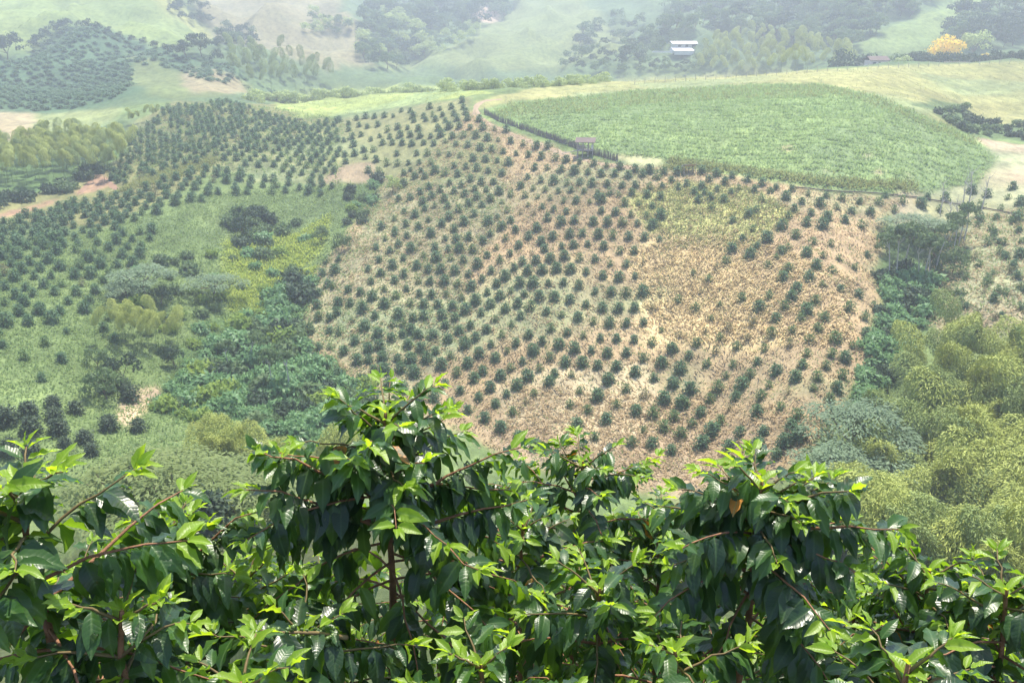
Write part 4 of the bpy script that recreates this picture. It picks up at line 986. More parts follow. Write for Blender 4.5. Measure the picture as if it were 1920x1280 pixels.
# far plantation on the hazy left hill: hundreds of bushes that read as one cover
_p = lattice([(-60,150),(60,100),(120,50),(190,56),(245,78),(248,160),(240,178),(150,203),(80,208),(-60,205)], 300, 3.9, 3.6, .3, .5, 0, None, None, .06, 9)
_q = lattice([(252,85),(330,104),(420,118),(468,150),(400,160),(330,132),(255,120)], 300, 4.2, 3.6, .3, .7, 0, None, None, .2, 10)
_vs = []
for p in np.concatenate([_p, _q]):
    V = SHAPES[('bush', int(RNG.integers(6)))][0][1].reshape(-1, 4, 3)[::3]
    c = V.mean(1, keepdims=True); V = (c + (V - c) * 1.7).reshape(-1, 3); _vs.append(V * RNG.uniform(3.2, 4.2) * [1, 1, .42] + p)
stuff('far_coffee_plantation', [(np.concatenate(_vs), M['bush'])], 'bluish far coffee plantation on the hazy left hill')
# ------------------------------------------------------------------ built things on the far hill
M['wood'] = plain('weathered_wood', (.46, .41, .37), (.32, .28, .25), 3, .9, .1)
M['brush'] = plain('brushwood', (.20, .175, .155), (.125, .11, .10), 5, .95, .05)
M['roof_rust'] = plain('rusty_sheet', (.13, .095, .085), (.08, .06, .055), 1.5, .7, .2)
M['white'] = plain('white_paint', (.66, .65, .64), (.50, .49, .48), 1.2, .7, .2)
M['roof_grey'] = plain('pale_roof_sheet', (.50, .50, .51), (.36, .36, .38), .8, .6, .3)
M['dark'] = plain('dark_opening', (.06, .06, .07), (.04, .04, .05), 1, .6, .3)
M['tan_sheet'] = plain('tan_sheet', (.62, .50, .40), (.50, .40, .32), 2, .8, .1)
M['pink_wall'] = plain('faded_wall', (.62, .52, .50), (.5, .43, .42), 1, .85, .1)
M['hose'] = plain('dark_hose', (.06, .045, .045), None, 3, .6, .3)
M['track'] = plain('track_soil', (.33, .255, .175), (.25, .19, .13), 1.2, .95, .05, 0, .5)

def part(e, name, V, F, mat, lab=None):
    o = put(name, mesh_np(name, V, F, mat), parent=e)
    if lab: o['label'] = lab
    return o
def pbox(e, name, mat, *a): return part(e, name, *box(*a), mat)

def path_uv(uv, step_px=12, rmin=150):
    uv = np.asarray(uv, float); pts = []
    for a, b in zip(uv[:-1], uv[1:]):
        n = max(1, int(np.hypot(*(b - a)) / step_px)); pts.append(a + (b - a) * (np.arange(n) / n)[:, None])
    pts.append(uv[-1:]); pts = np.concatenate(pts)
    return ground(pts[:, 0], pts[:, 1], rmin)

def track(uv, width, name, mat, lift=.1):
    P = path_uv(uv, 10); P2 = P[:, :2].copy()
    for _ in range(2): P2[1:-1] = (P2[:-2] + P2[1:-1] * 2 + P2[2:]) / 4
    fine = np.concatenate([P2[:-1] + (P2[1:] - P2[:-1]) * t for t in np.linspace(0, 1, 5)[:-1, None, None]], 1).reshape(-1, 2)
    T = unit(np.gradient(fine, axis=0)); S = np.stack([T[:, 1], -T[:, 0]], -1)
    k = np.linspace(-.5, .5, 7); V = fine[:, None] + S[:, None] * k[None, :, None] * width * (1 + .15 * np.sin(np.arange(len(fine)) * .9))[:, None, None]
    z = height(V[..., 0], V[..., 1]) + lift - .12 * (np.abs(k) * 2)[None] ** 4 - .05 * (np.abs(np.abs(k) - .25) < .1)[None]
    n, m = len(fine), 7
    a = (np.arange(n - 1)[:, None] * m + np.arange(m - 1)[None]).ravel()
    F = np.stack([a, a + 1, a + m + 1, a + m], -1)
    if V[1, 0, 1] < V[0, 0, 1]: F = F[:, ::-1]
    tag(put(name, mesh_np(name, np.concatenate([V, z[..., None]], -1), F, mat, True)), kind='structure')
track([(940,186),(905,189),(888,197),(888,208),(900,224),(930,240),(1000,268),(1060,290),(1110,304),(1160,313),(1200,316)], 1.7, 'dirt_track', M['track'])
track([(150,362),(170,340),(183,326),(196,334),(212,350),(222,358)], 1.4, 'red_dirt_track', plain('red_soil', (.27,.175,.12), (.21,.135,.095), 1, .95, .05))

# brushwood fence above the track, bay by bay
F_ = path_uv([(908,214),(935,228),(1000,250),(1050,268),(1082,280),(1120,292),(1158,303)], 22, 150)
fe = empty('fence', F_[0], 0, label='dark brushwood fence following the dirt track under the green field', cat='fence')
for i, p in enumerate(F_):
    q = p - F_[0]
    part(fe, 'post', *tube(np.array([q - [0, 0, .3], q + [0, 0, .8], q + [0, 0, 1.65]]), [.07, .06, .05], 5), M['brush'])
    if i + 1 < len(F_):
        d = F_[i + 1] - p; G = Geo(); n = int(np.linalg.norm(d[:2]) / .16)
        for k in range(n):
            b = q + d * ((k + .5) / n); b[2] = height(F_[0][0] + b[0], F_[0][1] + b[1]) - F_[0][2]
            l = RNG.uniform(1.0, 1.5); t = b + np.array([RNG.normal(0, .12), RNG.normal(0, .1), l])
            G.add(*tube(np.array([b - [0, 0, .1], (b + t) / 2, t]), [.075, .07, .03], 4))
        put('brushwood_panel', G.mesh('brushwood_panel', M['brush']), parent=fe)

# lookout shed on stilts
p = ground(1097, 291, 150)[0]
sh = empty('shed', p, math.radians(-8), label='small wooden shed on stilts beside the brushwood fence', cat='shed')
for x in (-1.5, -.5, .6, 1.5):
    for y in (-.9, .9):
        part(sh, 'post', *tube(np.array([[x, y, -.5], [x + .03, y, 1.2], [x, y, 2.75 + (.2 if y > 0 else -.05)]]), [.09, .08, .07], 5), M['wood'])
pbox(sh, 'floor', M['wood'], 0, 0, 1.0, 3.3, 2.1, .1)
for z in (1.5, 1.95): pbox(sh, 'rail', M['wood'], 0, -1.0, z, 3.4, .07, .11)
for k in range(4): pbox(sh, 'wall_board', M['wood'], -1.45 + k * .36, .97, 1.4, .3, .05, .8)
V, F = box(0, 0, 0, 4.0, 2.9, .09); V[:, 2] += 2.95 + V[:, 1] * .22
part(sh, 'roof', V, F, M['roof_rust'])
V, F = box(0, 0, 0, .35, .05, .8); part(sh, 'hanging_sheet', V + [1.45, -1.08, 1.75], F, M['white'])
part(sh, 'gangway', *tube(np.array([[-1.6, -1, 1.0], [-3.2, -1.3, .7], [-4.6, -1.4, .4]]), [.09, .08, .07], 5), M['wood'])

# little shelters
def shelter(u, v, w, d, h, mat, lab, rz=0.0):
    p = ground(u, v, 150)[0]; e = empty('shelter', p, rz, label=lab, cat='shelter')
    for x in (-1, 1):
        for y in (-1, 1):
            part(e, 'post', *tube(np.array([[x * w * .42, y * d * .4, -.3], [x * w * .42, y * d * .4, h * .5], [x * w * .42, y * d * .4, h]]), [.06, .06, .05], 5), M['wood'])
    for k in range(4):
        V, F = box((k - 1.5) * w / 4, 0, 0, w / 4 - .02, d, .05); V[:, 2] += h + .05 - V[:, 1] * .35 + (k % 2) * .02
        part(e, 'roof_sheet', V, F, M['white'] if (k == 0 and mat is M['tan_sheet']) else mat)
shelter(1291, 324, 2.6, 1.9, 1.3, M['tan_sheet'], 'low tan sheet shelter at the lower edge of the green field', .1)
shelter(563, 230, 1.7, 1.5, .8, M['white'], 'small white sheet roof at the top of the upper left coffee rows', .2)

# dark hose along the lower edge of the green field
H_ = path_uv([(1480,352),(1560,360),(1640,364),(1720,372),(1790,384),(1850,393),(1930,408)], 10, 140)
H_[:, 2] += .22
o = put('hose', mesh_np('hose', *tube(H_, .11, 5), M['hose'], True)); tag(o, 'long dark hose along the lower edge of the green field', 'hose')

# white farmhouse far off
p = ground(1292, 92, 390)[0]
fh = empty('farmhouse', p, math.radians(6), label='white farmhouse with a long pale roof on the far wooded slope', cat='house')
fh.scale = (1.4, 1.1, .85)
pbox(fh, 'foundation', M['white'], 2, 2, -1.2, 16, 7, 2.6)
pbox(fh, 'wall', M['white'], 2, 2, 1.5, 15.4, 6.2, 2.9)
for x in (-3.8, -1.2, 3.4, 6.2): pbox(fh, 'window', M['dark'], x, -1.12, 1.7, 1.1, .1, 1.1)
pbox(fh, 'door', M['dark'], 1.2, -1.12, 1.25, 1.0, .1, 2.1)
for s in (-1, 1):
    V, F = box(0, 0, 0, 17.5, 4.6, .14); c = math.cos(.32); sn = math.sin(.32)
    V = np.stack([V[:, 0] + 2, V[:, 1] * c + s * 2.15 + 2, -s * V[:, 1] * sn + V[:, 2] + 3.62], -1); part(fh, 'roof', V, F, M['roof_grey'])
for x in (-5.2, -2, 4.5, 7.6, 9.4): part(fh, 'veranda_post', *tube(np.array([[x, -2.1, -.5], [x, -2.1, 1], [x, -2.1, 2.8]]), .1, 5), M['white'])
V, F = box(-3.4, -4.2, 0, 7.4, 6.0, .15); V[:, 2] += .1 + (V[:, 1] + 4.2) * .32; part(fh, 'lean_to_roof', V, F, M['white'])
for k in range(5):
    V, F = box(-6.6 + k * 1.6, -4.2, .1, .12, 6.0, .16); V[:, 2] += .1 + (V[:, 1] + 4.2) * .32; part(fh, 'roof_rib', V, F, M['roof_grey'])
pbox(fh, 'gable_wall', M['white'], .5, -4.2, -1.3, .2, 5.4, 2.6); pbox(fh, 'front_wall', M['white'], -3.4, -7.0, -2.0, 7.0, .2, 2.2)
pbox(fh, 'terrace_wall', M['white'], -11, -5.5, -1.4, 7.2, .3, .9)

# small pale house on the crest
_r = min(range(330, 400, 4), key=lambda q: abs(stand(1645, 104, q)[1][0] - 6.0)); P, H = stand(1645, 104, _r)
ho = empty('house', P[0], .15, label='small faded house with pale walls between the crest trees', cat='house')
hh = float(np.clip(H[0], 3, 8)); hz = hh - 1.6
pbox(ho, 'wall', M['pink_wall'], 0, 0, hz / 2 - .3, 6.5, 4.5, hz + .6)
for s in (-1, 1):
    V, F = box(0, 0, 0, 7.4, 2.9, .12); V = np.stack([V[:, 0], V[:, 1] * .88 + s * 1.28, V[:, 2] - s * V[:, 1] * .47 + hz + .62], -1); part(ho, 'roof', V, F, M['roof_rust'])
for x in (-1.9, 1.9): pbox(ho, 'window', M['dark'], x, -2.28, hz - 1.1, 1.0, .08, 1.0)
pbox(ho, 'door', M['dark'], 0, -2.28, hz - 1.5, .9, .08, 2.0)

# low pale walls along the crest and fence posts on the pasture
for k, (u, w) in enumerate(((1722, 7.5), (1748, 3.0), (1795, 8.0))):
    P, H = stand(u, (120, 116, 116)[k], 345)
    e = empty('trough', P[0], -.1, label=('long low pale trough left of the smaller one on the right crest', 'short pale trough between the two long ones on the right crest', 'longest low pale trough under the dark row of trees')[k], cat='trough')
    z = .7
    for y in (-.5, .5): pbox(e, 'side', M['tan_sheet'], 0, y, z / 2, w, .12, z + .4)
    for x in (-1, 1): pbox(e, 'end', M['tan_sheet'], x * (w / 2 + .03), 0, z / 2, .12, .86, z + .3)
for k in range(38):
    u = 1190 + k * 19; v = np.interp(u, [1190, 1400, 1550, 1700, 1920], [158, 145, 134, 127, 118]); P = ground(u, v, 250)[0]
    o = put('fence_post', mesh_np('fence_post', *tube(np.array([[0, 0, -.2], [.02, 0, .7], [0, .02, 1.5]]), [.09, .08, .07], 5), M['wood']) if k == 0 else _fp, P)
    if k == 0: _fp = o.data
    tag(o, ('leftmost' if k == 0 else 'rightmost' if k == 37 else ORD[k]) + (' ' if k in (0, 37) else ' from the left, ') + 'thin fence post along the right pasture top', 'post', 'fence posts along the pasture top')
# ------------------------------------------------------------------ the coffee trees right before the eye
def leaf_material(name, top, top2, under, trans, tfac, rough=.38, vein=(.10, .17, .05), blotch=None, b0=.42):
    m, t, N, L = new_mat(name)
    at = N.new('ShaderNodeAttribute'); at.attribute_name = 'blade'
    sx = N.new('ShaderNodeSeparateXYZ'); L.new(at.outputs['Vector'], sx.inputs[0])
    geo = N.new('ShaderNodeNewGeometry'); oi = N.new('ShaderNodeObjectInfo'); tc = N.new('ShaderNodeTexCoord')
    ax = math_n(N, L, 'ABSOLUTE', sx.outputs[0], 0)
    rnd = math_n(N, L, 'FRACT', math_n(N, L, 'ADD', oi.outputs['Random'], geo.outputs['Random Per Island']), 0)
    c = ramp(N, L, rnd, [(0, top), (1, top2)])
    n = noise(N, L, 40, 3, .6, tc.outputs['Object'])
    c = mixc(N, L, .35, c, ramp(N, L, n, [(.3, (.6, .6, .6)), (.7, (1.35, 1.35, 1.35))]), 'MULTIPLY')
    if blotch:
        vb = N.new('ShaderNodeVectorMath'); vb.operation = 'ADD'; L.new(at.outputs['Vector'], vb.inputs[0]); cb = N.new('ShaderNodeCombineXYZ'); L.new(math_n(N, L, 'MULTIPLY', rnd, 37.0), cb.inputs[2]); L.new(cb.outputs[0], vb.inputs[1])
        nb = noise(N, L, 3.5 if b0 < .5 else 6.0, 4, .7, vb.outputs[0]); c = mixc(N, L, ramp(N, L, nb, [(b0, (0, 0, 0)), (b0 + .1, (1, 1, 1))]), c, blotch)
    mid = ramp(N, L, ax, [(.012, (1, 1, 1)), (.03, (0, 0, 0))])
    c = mixc(N, L, mid, c, vein)
    ph = math_n(N, L, 'MULTIPLY', math_n(N, L, 'SUBTRACT', sx.outputs[1], math_n(N, L, 'MULTIPLY', ax, .75)), 58.0)
    sn = math_n(N, L, 'SINE', ph, 0)
    rib = math_n(N, L, 'POWER', math_n(N, L, 'ADD', math_n(N, L, 'MULTIPLY', sn, .5), .5), 3.0)
    c = mixc(N, L, math_n(N, L, 'MULTIPLY', rib, .1), c, vein)
    c = mixc(N, L, geo.outputs['Backfacing'], c, under)
    p = N.new('ShaderNodeBsdfPrincipled'); L.new(c, p.inputs['Base Color'])
    L.new(ramp(N, L, geo.outputs['Backfacing'], [(0, (rough,) * 3), (1, (.65,) * 3)]), p.inputs['Roughness'])
    p.inputs['Specular IOR Level'].default_value = .5
    b = N.new('ShaderNodeBump'); b.inputs['Strength'].default_value = .2; b.inputs['Distance'].default_value = .002; b.invert = True
    L.new(math_n(N, L, 'ADD', rib, mid), b.inputs['Height']); L.new(b.outputs[0], p.inputs['Normal'])
    tr = N.new('ShaderNodeBsdfTranslucent'); L.new(mixc(N, L, math_n(N, L, 'MULTIPLY', rib, .15), trans, tuple(x * .6 for x in trans)), tr.inputs['Color'])
    mx = N.new('ShaderNodeMixShader'); mx.inputs[0].default_value = tfac
    L.new(p.outputs[0], mx.inputs[1]); L.new(tr.outputs[0], mx.inputs[2])
    o = N.new('ShaderNodeOutputMaterial'); L.new(mx.outputs[0], o.inputs[0])
    return m
M['lf_old'] = leaf_material('mature_coffee_leaf', (.012, .032, .013), (.024, .054, .019), (.035, .06, .03), (.14, .30, .015), .28, .31, (.045, .085, .03), (.10, .06, .025), .64)
M['lf_mid'] = leaf_material('green_coffee_leaf', (.018, .055, .014), (.035, .09, .018), (.06, .11, .035), (.30, .52, .02), .34, .36, (.07, .13, .04))
M['lf_new'] = leaf_material('young_coffee_leaf', (.15, .27, .02), (.22, .34, .025), (.2, .30, .045), (.52, .74, .025), .5, .42, (.28, .40, .07))
M['lf_sick'] = leaf_material('yellowing_coffee_leaf', (.05, .06, .012), (.09, .07, .012), (.22, .10, .02), (.5, .22, .02), .35, .5, (.3, .2, .05), (.42, .17, .02))
M['twig'] = plain('green_brown_twig', (.17, .13, .06), (.11, .075, .035), 40, .7, .2)
M['stem'] = plain('reddish_coffee_bark', (.32, .165, .095), (.17, .09, .055), 28, .85, .15, 0, .8)
M['berry'] = plain('green_coffee_cherry', (.07, .12, .03), (.10, .15, .04), 3, .35, .5)

def leaf_mesh(seed, kind):
    r = np.random.default_rng(seed); ns = 6; xs = np.array([-1, -.55, 0, .55, 1.0])
    V, UV = [], []
    wd = {'lf_old': .235, 'lf_mid': .205, 'lf_new': .19, 'lf_sick': .2}[kind] * r.uniform(.9, 1.1)
    fold = r.uniform(.1, .35) if kind != 'lf_new' else r.uniform(.25, .6); droop = r.uniform(.12, .5); amp = r.uniform(.035, .085); twist = r.uniform(-.25, .25)
    for i in range(ns + 1):
        s = i / ns
        w = wd * (math.sin(math.pi * min(1, s ** .82)) ** .85 if 0 < s < 1 else .02) * (1 - .12 * s)
        if i == ns: w = .004
        for x in xs:
            px = x * w; z = fold * abs(px) + (amp * (1 if (i + (x > 0)) % 2 else -1) * (x * x) * (1 if 0 < i < ns else 0)) * (w / wd) - droop * s * s + twist * px * s
            y = s - .28 * droop * s * s + (.02 * (-1) ** i * abs(x) ** 2 if 0 < i < ns else 0)
            V.append((px, y, z)); UV.append((px, s, 0))
    F = []
    for i in range(ns):
        for j in range(4): a = i * 5 + j; F.append((a, a + 1, a + 6, a + 5))
    me = mesh_np('leaf', V, F, M[kind], True)
    ca = me.attributes.new('blade', 'FLOAT_VECTOR', 'POINT'); ca.data.foreach_set('vector', np.array(UV, np.float32).ravel())
    return np.array(V), np.array(F), np.array(UV), me
LEAF = {k: [leaf_mesh(s * 7 + i, k) for i in range(n)] for s, (k, n) in enumerate((('lf_old', 8), ('lf_mid', 6), ('lf_new', 6), ('lf_sick', 3)))}

_bl = [tube(np.array([[0, 0, -1.0], [0, 0, -.75], [0, 0, 0], [0, 0, .75], [0, 0, 1.0]]), [.3, .78, 1, .78, .3], 6)]
def berries(pts, rad, r):
    G = Geo()
    for p in pts:
        V, F = _bl[0]; a = unit(r.normal(0, 1, 3)); b = unit(np.cross(a, [.3, .5, .8])); c = np.cross(a, b)
        G.add((V * [.85, .85, 1.0] * rad) @ np.stack([b, c, a]) + p, F)
    return G

UP = np.array([0, 0, 1.0])
def coffee_tree(u, r, vtop, label, lmax=.55, leaf=.135, start=.25, node=.075, seed=1, bush=None, nobj=300, lean=(0, 0), wild=0.0, young=1.0, extra=(), cherries=False, droop=1.0, group=None):
    leaf = leaf * .93; R = np.random.default_rng(seed)
    P, Hh = stand(u, vtop, r); base = P[0]; H = float(max(Hh[0], .5)) - .09
    root = empty('coffee_tree', base, 0, label=label, cat='coffee tree', group=group)
    lean = np.array([lean[0], lean[1], 0.0]); wob = R.normal(0, .012, (9, 2)); wob[0] = 0
    def tp(z):
        q = z / H; return lean * q * q + np.array([np.interp(q, np.linspace(0, 1, 9), wob[:, 0]), np.interp(q, np.linspace(0, 1, 9), wob[:, 1]), z])
    zz = np.linspace(-.15, H, 12)
    put('trunk', mesh_np('trunk', *tube(np.array([tp(max(z, 0)) + [0, 0, min(z, 0)] for z in zz]), np.linspace(.026, .006, 12), 7), M['stem'], True), parent=root)
    LV = []                                                     # leaves: kind, place, axis, normal, length
    def pair(p, d, age, ln, side_w=.8):
        s = unit(np.cross(d, UP) + 1e-6)
        for sg in (-1, 1):
            if R.random() < .07: continue
            if age < .10: kind = 'lf_new'; dz = .35
            elif age < .24: kind = 'lf_new' if R.random() < .5 * young else 'lf_mid'; dz = .05
            elif age < .42: kind = 'lf_mid' if R.random() < .72 else 'lf_old'; dz = -.35
            else: kind = 'lf_old' if R.random() < .6 else 'lf_mid'; dz = -.8
            if young < .5 and kind == 'lf_new' and R.random() > young: kind = 'lf_mid'
            if age > .55 and R.random() < .009: kind = 'lf_sick'
            a = unit(s * sg * side_w * R.uniform(.7, 1.2) + d * R.uniform(.35, .8) * (1.3 if age < .14 else 1) + UP * (dz * droop + R.normal(0, .24)) + R.normal(0, .15, 3))
            n = unit(UP * 1.0 + d * .35 + s * sg * .25 + R.normal(0, .33, 3))
            n = unit(n - a * np.dot(n, a)); l = ln * (.5 + .5 * min(1, age / .35)) * R.uniform(.8, 1.2)
            LV.append((kind, p + a * .006, a, n, l))
    def branch(p0, d0, l, e, dr, t0, ltop, nleaf=None, rad=.0055):
        n = 7; ts = np.linspace(0, 1, n)
        kink = R.normal(0, .02 * l, (n, 3)) * ts[:, None]
        Q = np.array([p0 + d0 * l * t * math.cos(e) + UP * (l * t * math.sin(e) - dr * l * t * t) for t in ts]) + kink
        put('branch', mesh_np('branch', *tube(Q, np.linspace(rad, .0018, n), 5), M['twig'] if l < .4 else M['stem'], True), parent=root)
        cnt = max(4, int(l * (1 - t0) / (leaf * .225)))
        for k in range(cnt):
            t = t0 + (1 - t0) * (k + .6) / cnt; i = min(n - 2, int(t * (n - 1))); f = t * (n - 1) - i
            p = Q[i] * (1 - f) + Q[i + 1] * f; d = unit(Q[i + 1] - Q[i])
            age = (1 - t) * min(1, l / .35) * 1.25 + ltop
            pair(p, d, age, leaf)
            if cherries and .25 < t < .75 and ltop > .25 and R.random() < .5:
                CH.append(p)
        pair(Q[-1], unit(Q[-1] - Q[-2]), .02 + ltop * R.uniform(.2, .8), leaf * .85, .35)
        return Q
    CH = []
    z = H * .975; i = 0
    while z > H * start and i < 44:
        q = (H - z) / H; prof = min(1.0, (q + .02) / .22) ** .8
        l = (.09 + (lmax - .09) * prof) * (1 - .22 * max(0, (q - .45) / .55))
        for s in (0, 1):
            az = i * 1.62 + s * math.pi + R.normal(0, .22)
            if R.random() < .06: continue
            d = np.array([math.cos(az), math.sin(az), 0]); e = math.radians(48 - 50 * min(1, q / .45) ** .8) + R.normal(0, .12)
            branch(tp(z), d, l * R.uniform(.8, 1.15), e, (.12 + .38 * min(1, q / .4)) * R.uniform(.7, 1.3), .12 + .2 * min(1, q / .5), min(.5, max(0, q - .1) * .55))
        if q < .32:
            for az2 in (i * 1.62, i * 1.62 + .9): pair(tp(z), np.array([math.cos(az2), math.sin(az2), .15]), .04 + q * 1.1, leaf * .95)
        z -= node * R.uniform(.8, 1.2) * (.5 + .35 * min(1, q / .3)); i += 1
    for dz, az in ((.0, .4), (-.03, 2.0)):                       # leading shoot
        d = np.array([math.cos(az), math.sin(az), 0])
        for sg in (-1, 1):
            a = unit(d * sg * .75 + UP * .8 + R.normal(0, .1, 3)); n = unit(UP - a * a[2] - d * sg * .3); n = unit(n - a * np.dot(n, a)); LV.append(('lf_new', tp(H + dz), a, n, leaf * .72))
    for (u0, v0, u1, v1, rr0, rr1, up_) in extra:                # single long branches that the photograph shows
        a = np.array(ray(u0, v0)); a = a / math.hypot(a[0], a[1]) * rr0; b = np.array(ray(u1, v1)); b = b / math.hypot(b[0], b[1]) * rr1
        a -= base; b -= base; d = b - a; l = float(np.linalg.norm(d)); dh = unit(np.array([d[0], d[1], 0])); e = math.atan2(d[2] + up_ * l, np.hypot(d[0], d[1]))
        branch(a, dh, l * 1.02, e, up_, .12, .12, rad=.009)
        if cherries: CH += [Q_ for t in (.2, .3, .4, .5, .6, .7, .8) for Q_ in [a + (dh * math.cos(e) * t + UP * (math.sin(e) * t - up_ * t * t)) * l * 1.02 - UP * .012]]
    # nearest and least hidden leaves as single parts, the rest in one
    pos = np.array([l[1] for l in LV]); dist = np.linalg.norm(pos + base, axis=1) + .12 * np.maximum(0, (H - pos[:, 2]) - .9)
    order = np.argsort(dist); rest = {}
    for rank, k in enumerate(order):
        kind, p, a, n, l = LV[k]; V, F, UV, me = LEAF[kind][int(R.integers(len(LEAF[kind])))]
        s = np.cross(a, n)
        if rank < nobj:
            o = bpy.data.objects.new('leaf', me); COL.objects.link(o); o.parent = root
            o.matrix_basis = Matrix(((s[0] * l, a[0] * l, n[0] * l, p[0]), (s[1] * l, a[1] * l, n[1] * l, p[1]), (s[2] * l, a[2] * l, n[2] * l, p[2]), (0, 0, 0, 1)))
        else:
            rest.setdefault(kind, []).append((V @ np.stack([s * l, a * l, n * l]) + p, F, UV))
    if rest:
        Vs, Fs, Us, mi, mats, n0 = [], [], [], [], [], 0
        for k, (kind, arr) in enumerate(rest.items()):
            mats.append(M[kind])
            for V, F, UV in arr:
                Vs.append(V); Fs.append(F + n0); Us.append(UV); mi.append(np.full(len(F), k)); n0 += len(V)
        me = mesh_np('inner_leaves', np.concatenate(Vs), np.concatenate(Fs), None, True, mats, np.concatenate(mi))
        ca = me.attributes.new('blade', 'FLOAT_VECTOR', 'POINT'); ca.data.foreach_set('vector', np.concatenate(Us).astype(np.float32).ravel())
        tag(put('inner_leaves', me, parent=root), kind='stuff')
    if CH:
        for p in (CH[-8:] + CH[:22]):
            n = int(R.integers(7, 13)); q = p + R.normal(0, .013, (n, 3)) - [0, 0, .006]
            put('berry_cluster', berries(q, .0075, R).mesh('berry_cluster', M['berry'], True), parent=root)
    return root

coffee_tree(718, 3.0, 730, 'tallest coffee tree, left of the middle, with its reddish trunk showing under an umbrella crown', lmax=.56, leaf=.138, start=.52, node=.058, seed=3, cherries=True, extra=((716,940,452,828,3.0,2.95,.14), (716,990,455,905,3.0,2.85,.12), (720,960,975,835,3.0,3.05,.12), (720,1010,1010,935,3.0,2.9,.12), (717,920,640,850,3.0,2.7,.2), (719,920,800,850,3.0,2.7,.2)))
coffee_tree(1425, 2.9, 864, 'dark-leaved coffee tree on a bare reddish trunk before the bamboo grove', lmax=.44, leaf=.138, start=.60, node=.05, seed=8, lean=(.02, 0), extra=((1427,1000,1685,990,2.9,2.85,.14), (1424,980,1235,950,2.9,2.9,.14), (1427,960,1610,915,2.9,2.9,.16)))
coffee_tree(22, 2.25, 830, 'coffee tree at the left edge with large near leaves', lmax=.42, leaf=.128, start=.3, node=.07, seed=5, extra=((30, 1190, 345, 905, 2.25, 2.5, .12),))
coffee_tree(290, 2.9, 950, 'arching coffee tree just right of the left edge tree', lmax=.32, leaf=.14, start=.25, node=.075, seed=12, cherries=True)
coffee_tree(448, 3.1, 1040, 'low coffee tree between the left arching one and the tallest', lmax=.34, leaf=.135, start=.25, node=.07, seed=17, cherries=True, extra=((300, 1110, 480, 945, 3.0, 3.0, .1),))
coffee_tree(1085, 4.3, 838, 'fine-leaved light green coffee tree further back between the two trunks', lmax=.66, leaf=.125, start=.3, node=.07, seed=21)
coffee_tree(1245, 4.6, 925, 'coffee tree further back just left of the dark-leaved one', lmax=.5, leaf=.125, start=.3, node=.08, seed=23)
coffee_tree(975, 3.7, 950, 'coffee tree tucked behind the right side of the tallest', lmax=.5, leaf=.135, start=.25, node=.085, seed=25)
coffee_tree(1745, 3.4, 1030, 'coffee tree whose bright single shoot rises before the bamboo grove', lmax=.5, leaf=.125, start=.3, node=.07, seed=31)
coffee_tree(1905, 3.2, 1065, 'coffee tree at the right edge of the front row', lmax=.46, leaf=.135, start=.3, node=.075, seed=33)
coffee_tree(1610, 3.9, 1062, 'light green coffee tree right of the dark-leaved one', lmax=.5, leaf=.125, start=.3, node=.075, seed=35)
coffee_tree(1720, 2.0, 1190, 'nearest coffee tree in the lower right corner with big pale leaves', lmax=.3, leaf=.118, start=.35, node=.07, seed=37)
coffee_tree(560, 2.5, 1140, 'coffee tree in the front row below the left side of the tallest', lmax=.4, leaf=.13, start=.3, node=.085, seed=41, cherries=True, extra=((650, 1195, 470, 1178, 2.45, 2.3, .05),))
coffee_tree(1130, 2.8, 1065, 'coffee tree in the front row below the fine-leaved one', lmax=.48, leaf=.13, start=.3, node=.08, seed=43)
coffee_tree(215, 2.1, 1090, 'coffee tree low at the left with hanging dark leaves', lmax=.36, leaf=.12, start=.3, node=.085, seed=45, cherries=True)
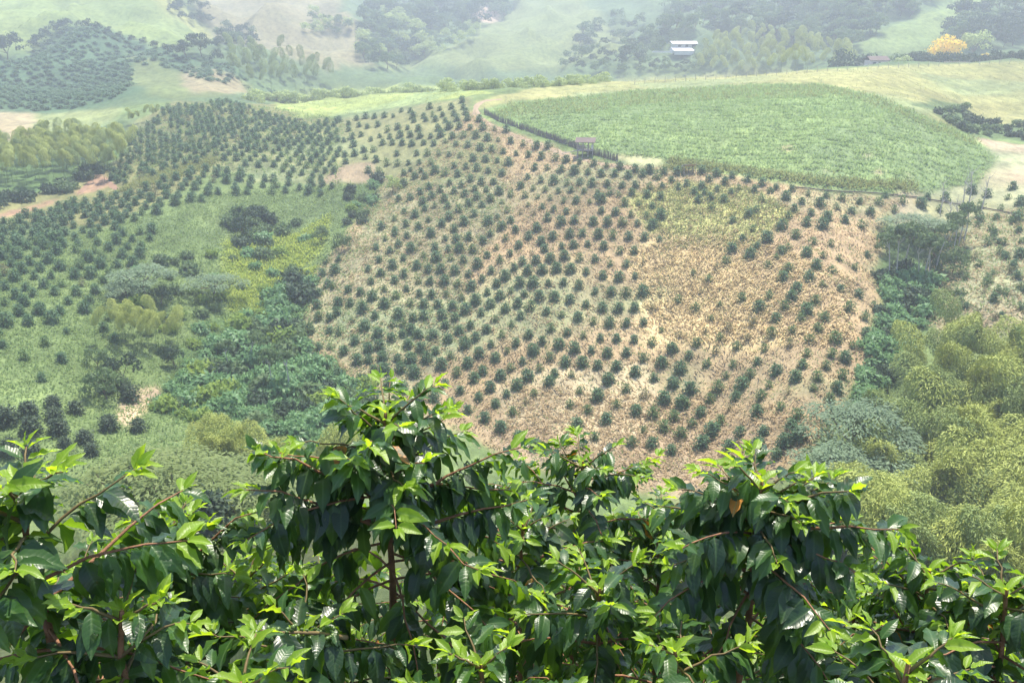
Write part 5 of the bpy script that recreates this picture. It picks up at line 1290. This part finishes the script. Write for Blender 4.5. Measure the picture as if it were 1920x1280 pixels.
coffee_tree(890, 2.3, 1195, 'low coffee tree in front of the right side of the tallest', lmax=.34, leaf=.125, start=.3, node=.08, seed=47)
coffee_tree(1270, 2.4, 1175, 'low coffee tree left of the bare reddish trunk', lmax=.34, leaf=.125, start=.3, node=.08, seed=49)
coffee_tree(430, 1.95, 1225, 'lowest coffee tree at the bottom left of centre', lmax=.3, leaf=.125, start=.35, node=.08, seed=51)
coffee_tree(1560, 3.3, 1150, 'coffee tree under the bare trunk towards the right corner', lmax=.42, leaf=.125, start=.3, node=.085, seed=53)
coffee_tree(130, 4.2, 1040, 'coffee tree further back behind the left edge tree', lmax=.55, leaf=.13, start=.3, node=.09, seed=55)
coffee_tree(600, 4.6, 1060, 'coffee tree further back behind the left side of the tallest', lmax=.55, leaf=.13, start=.3, node=.09, seed=57)

for k, (u, r, v, lab) in enumerate(((300, 5.4, 1080, 'coffee tree of the second row between the left edge and the arching tree'), (500, 5.6, 1080, 'coffee tree of the second row left of the tallest trunk'), (820, 5.2, 1040, 'coffee tree of the second row behind the right side of the tallest trunk'),
        (1010, 5.8, 1000, 'coffee tree of the second row seen between the tallest and the fine-leaved tree'), (1180, 6.0, 990, 'coffee tree of the second row right of the fine-leaved tree'), (1330, 5.5, 1050, 'coffee tree of the second row left of the bare trunk'),
        (1500, 5.6, 1110, 'coffee tree of the second row right of the bare trunk'), (1830, 4.9, 1090, 'coffee tree of the second row at the far right'))):
    coffee_tree(u, r, v, lab, lmax=.7, leaf=.135, start=.35, node=.1, seed=70 + k)
# ------------------------------------------------------------------ haze: one even box of air round the whole valley
def build_haze():
    m, t, N, L = new_mat('haze')
    v = N.new('ShaderNodeVolumePrincipled'); o = N.new('ShaderNodeOutputMaterial')
    v.inputs['Color'].default_value = (.68, .735, .845, 1); v.inputs['Density'].default_value = HAZE
    v.inputs['Anisotropy'].default_value = .35
    L.new(v.outputs[0], o.inputs['Volume'])
    V, F = box(0, 420, 21, 2600, 2000, 150)
    me = mesh_np('haze', V, F, m)
    tag(put('haze', me), kind='stuff')
HAZE = .00082
build_haze()
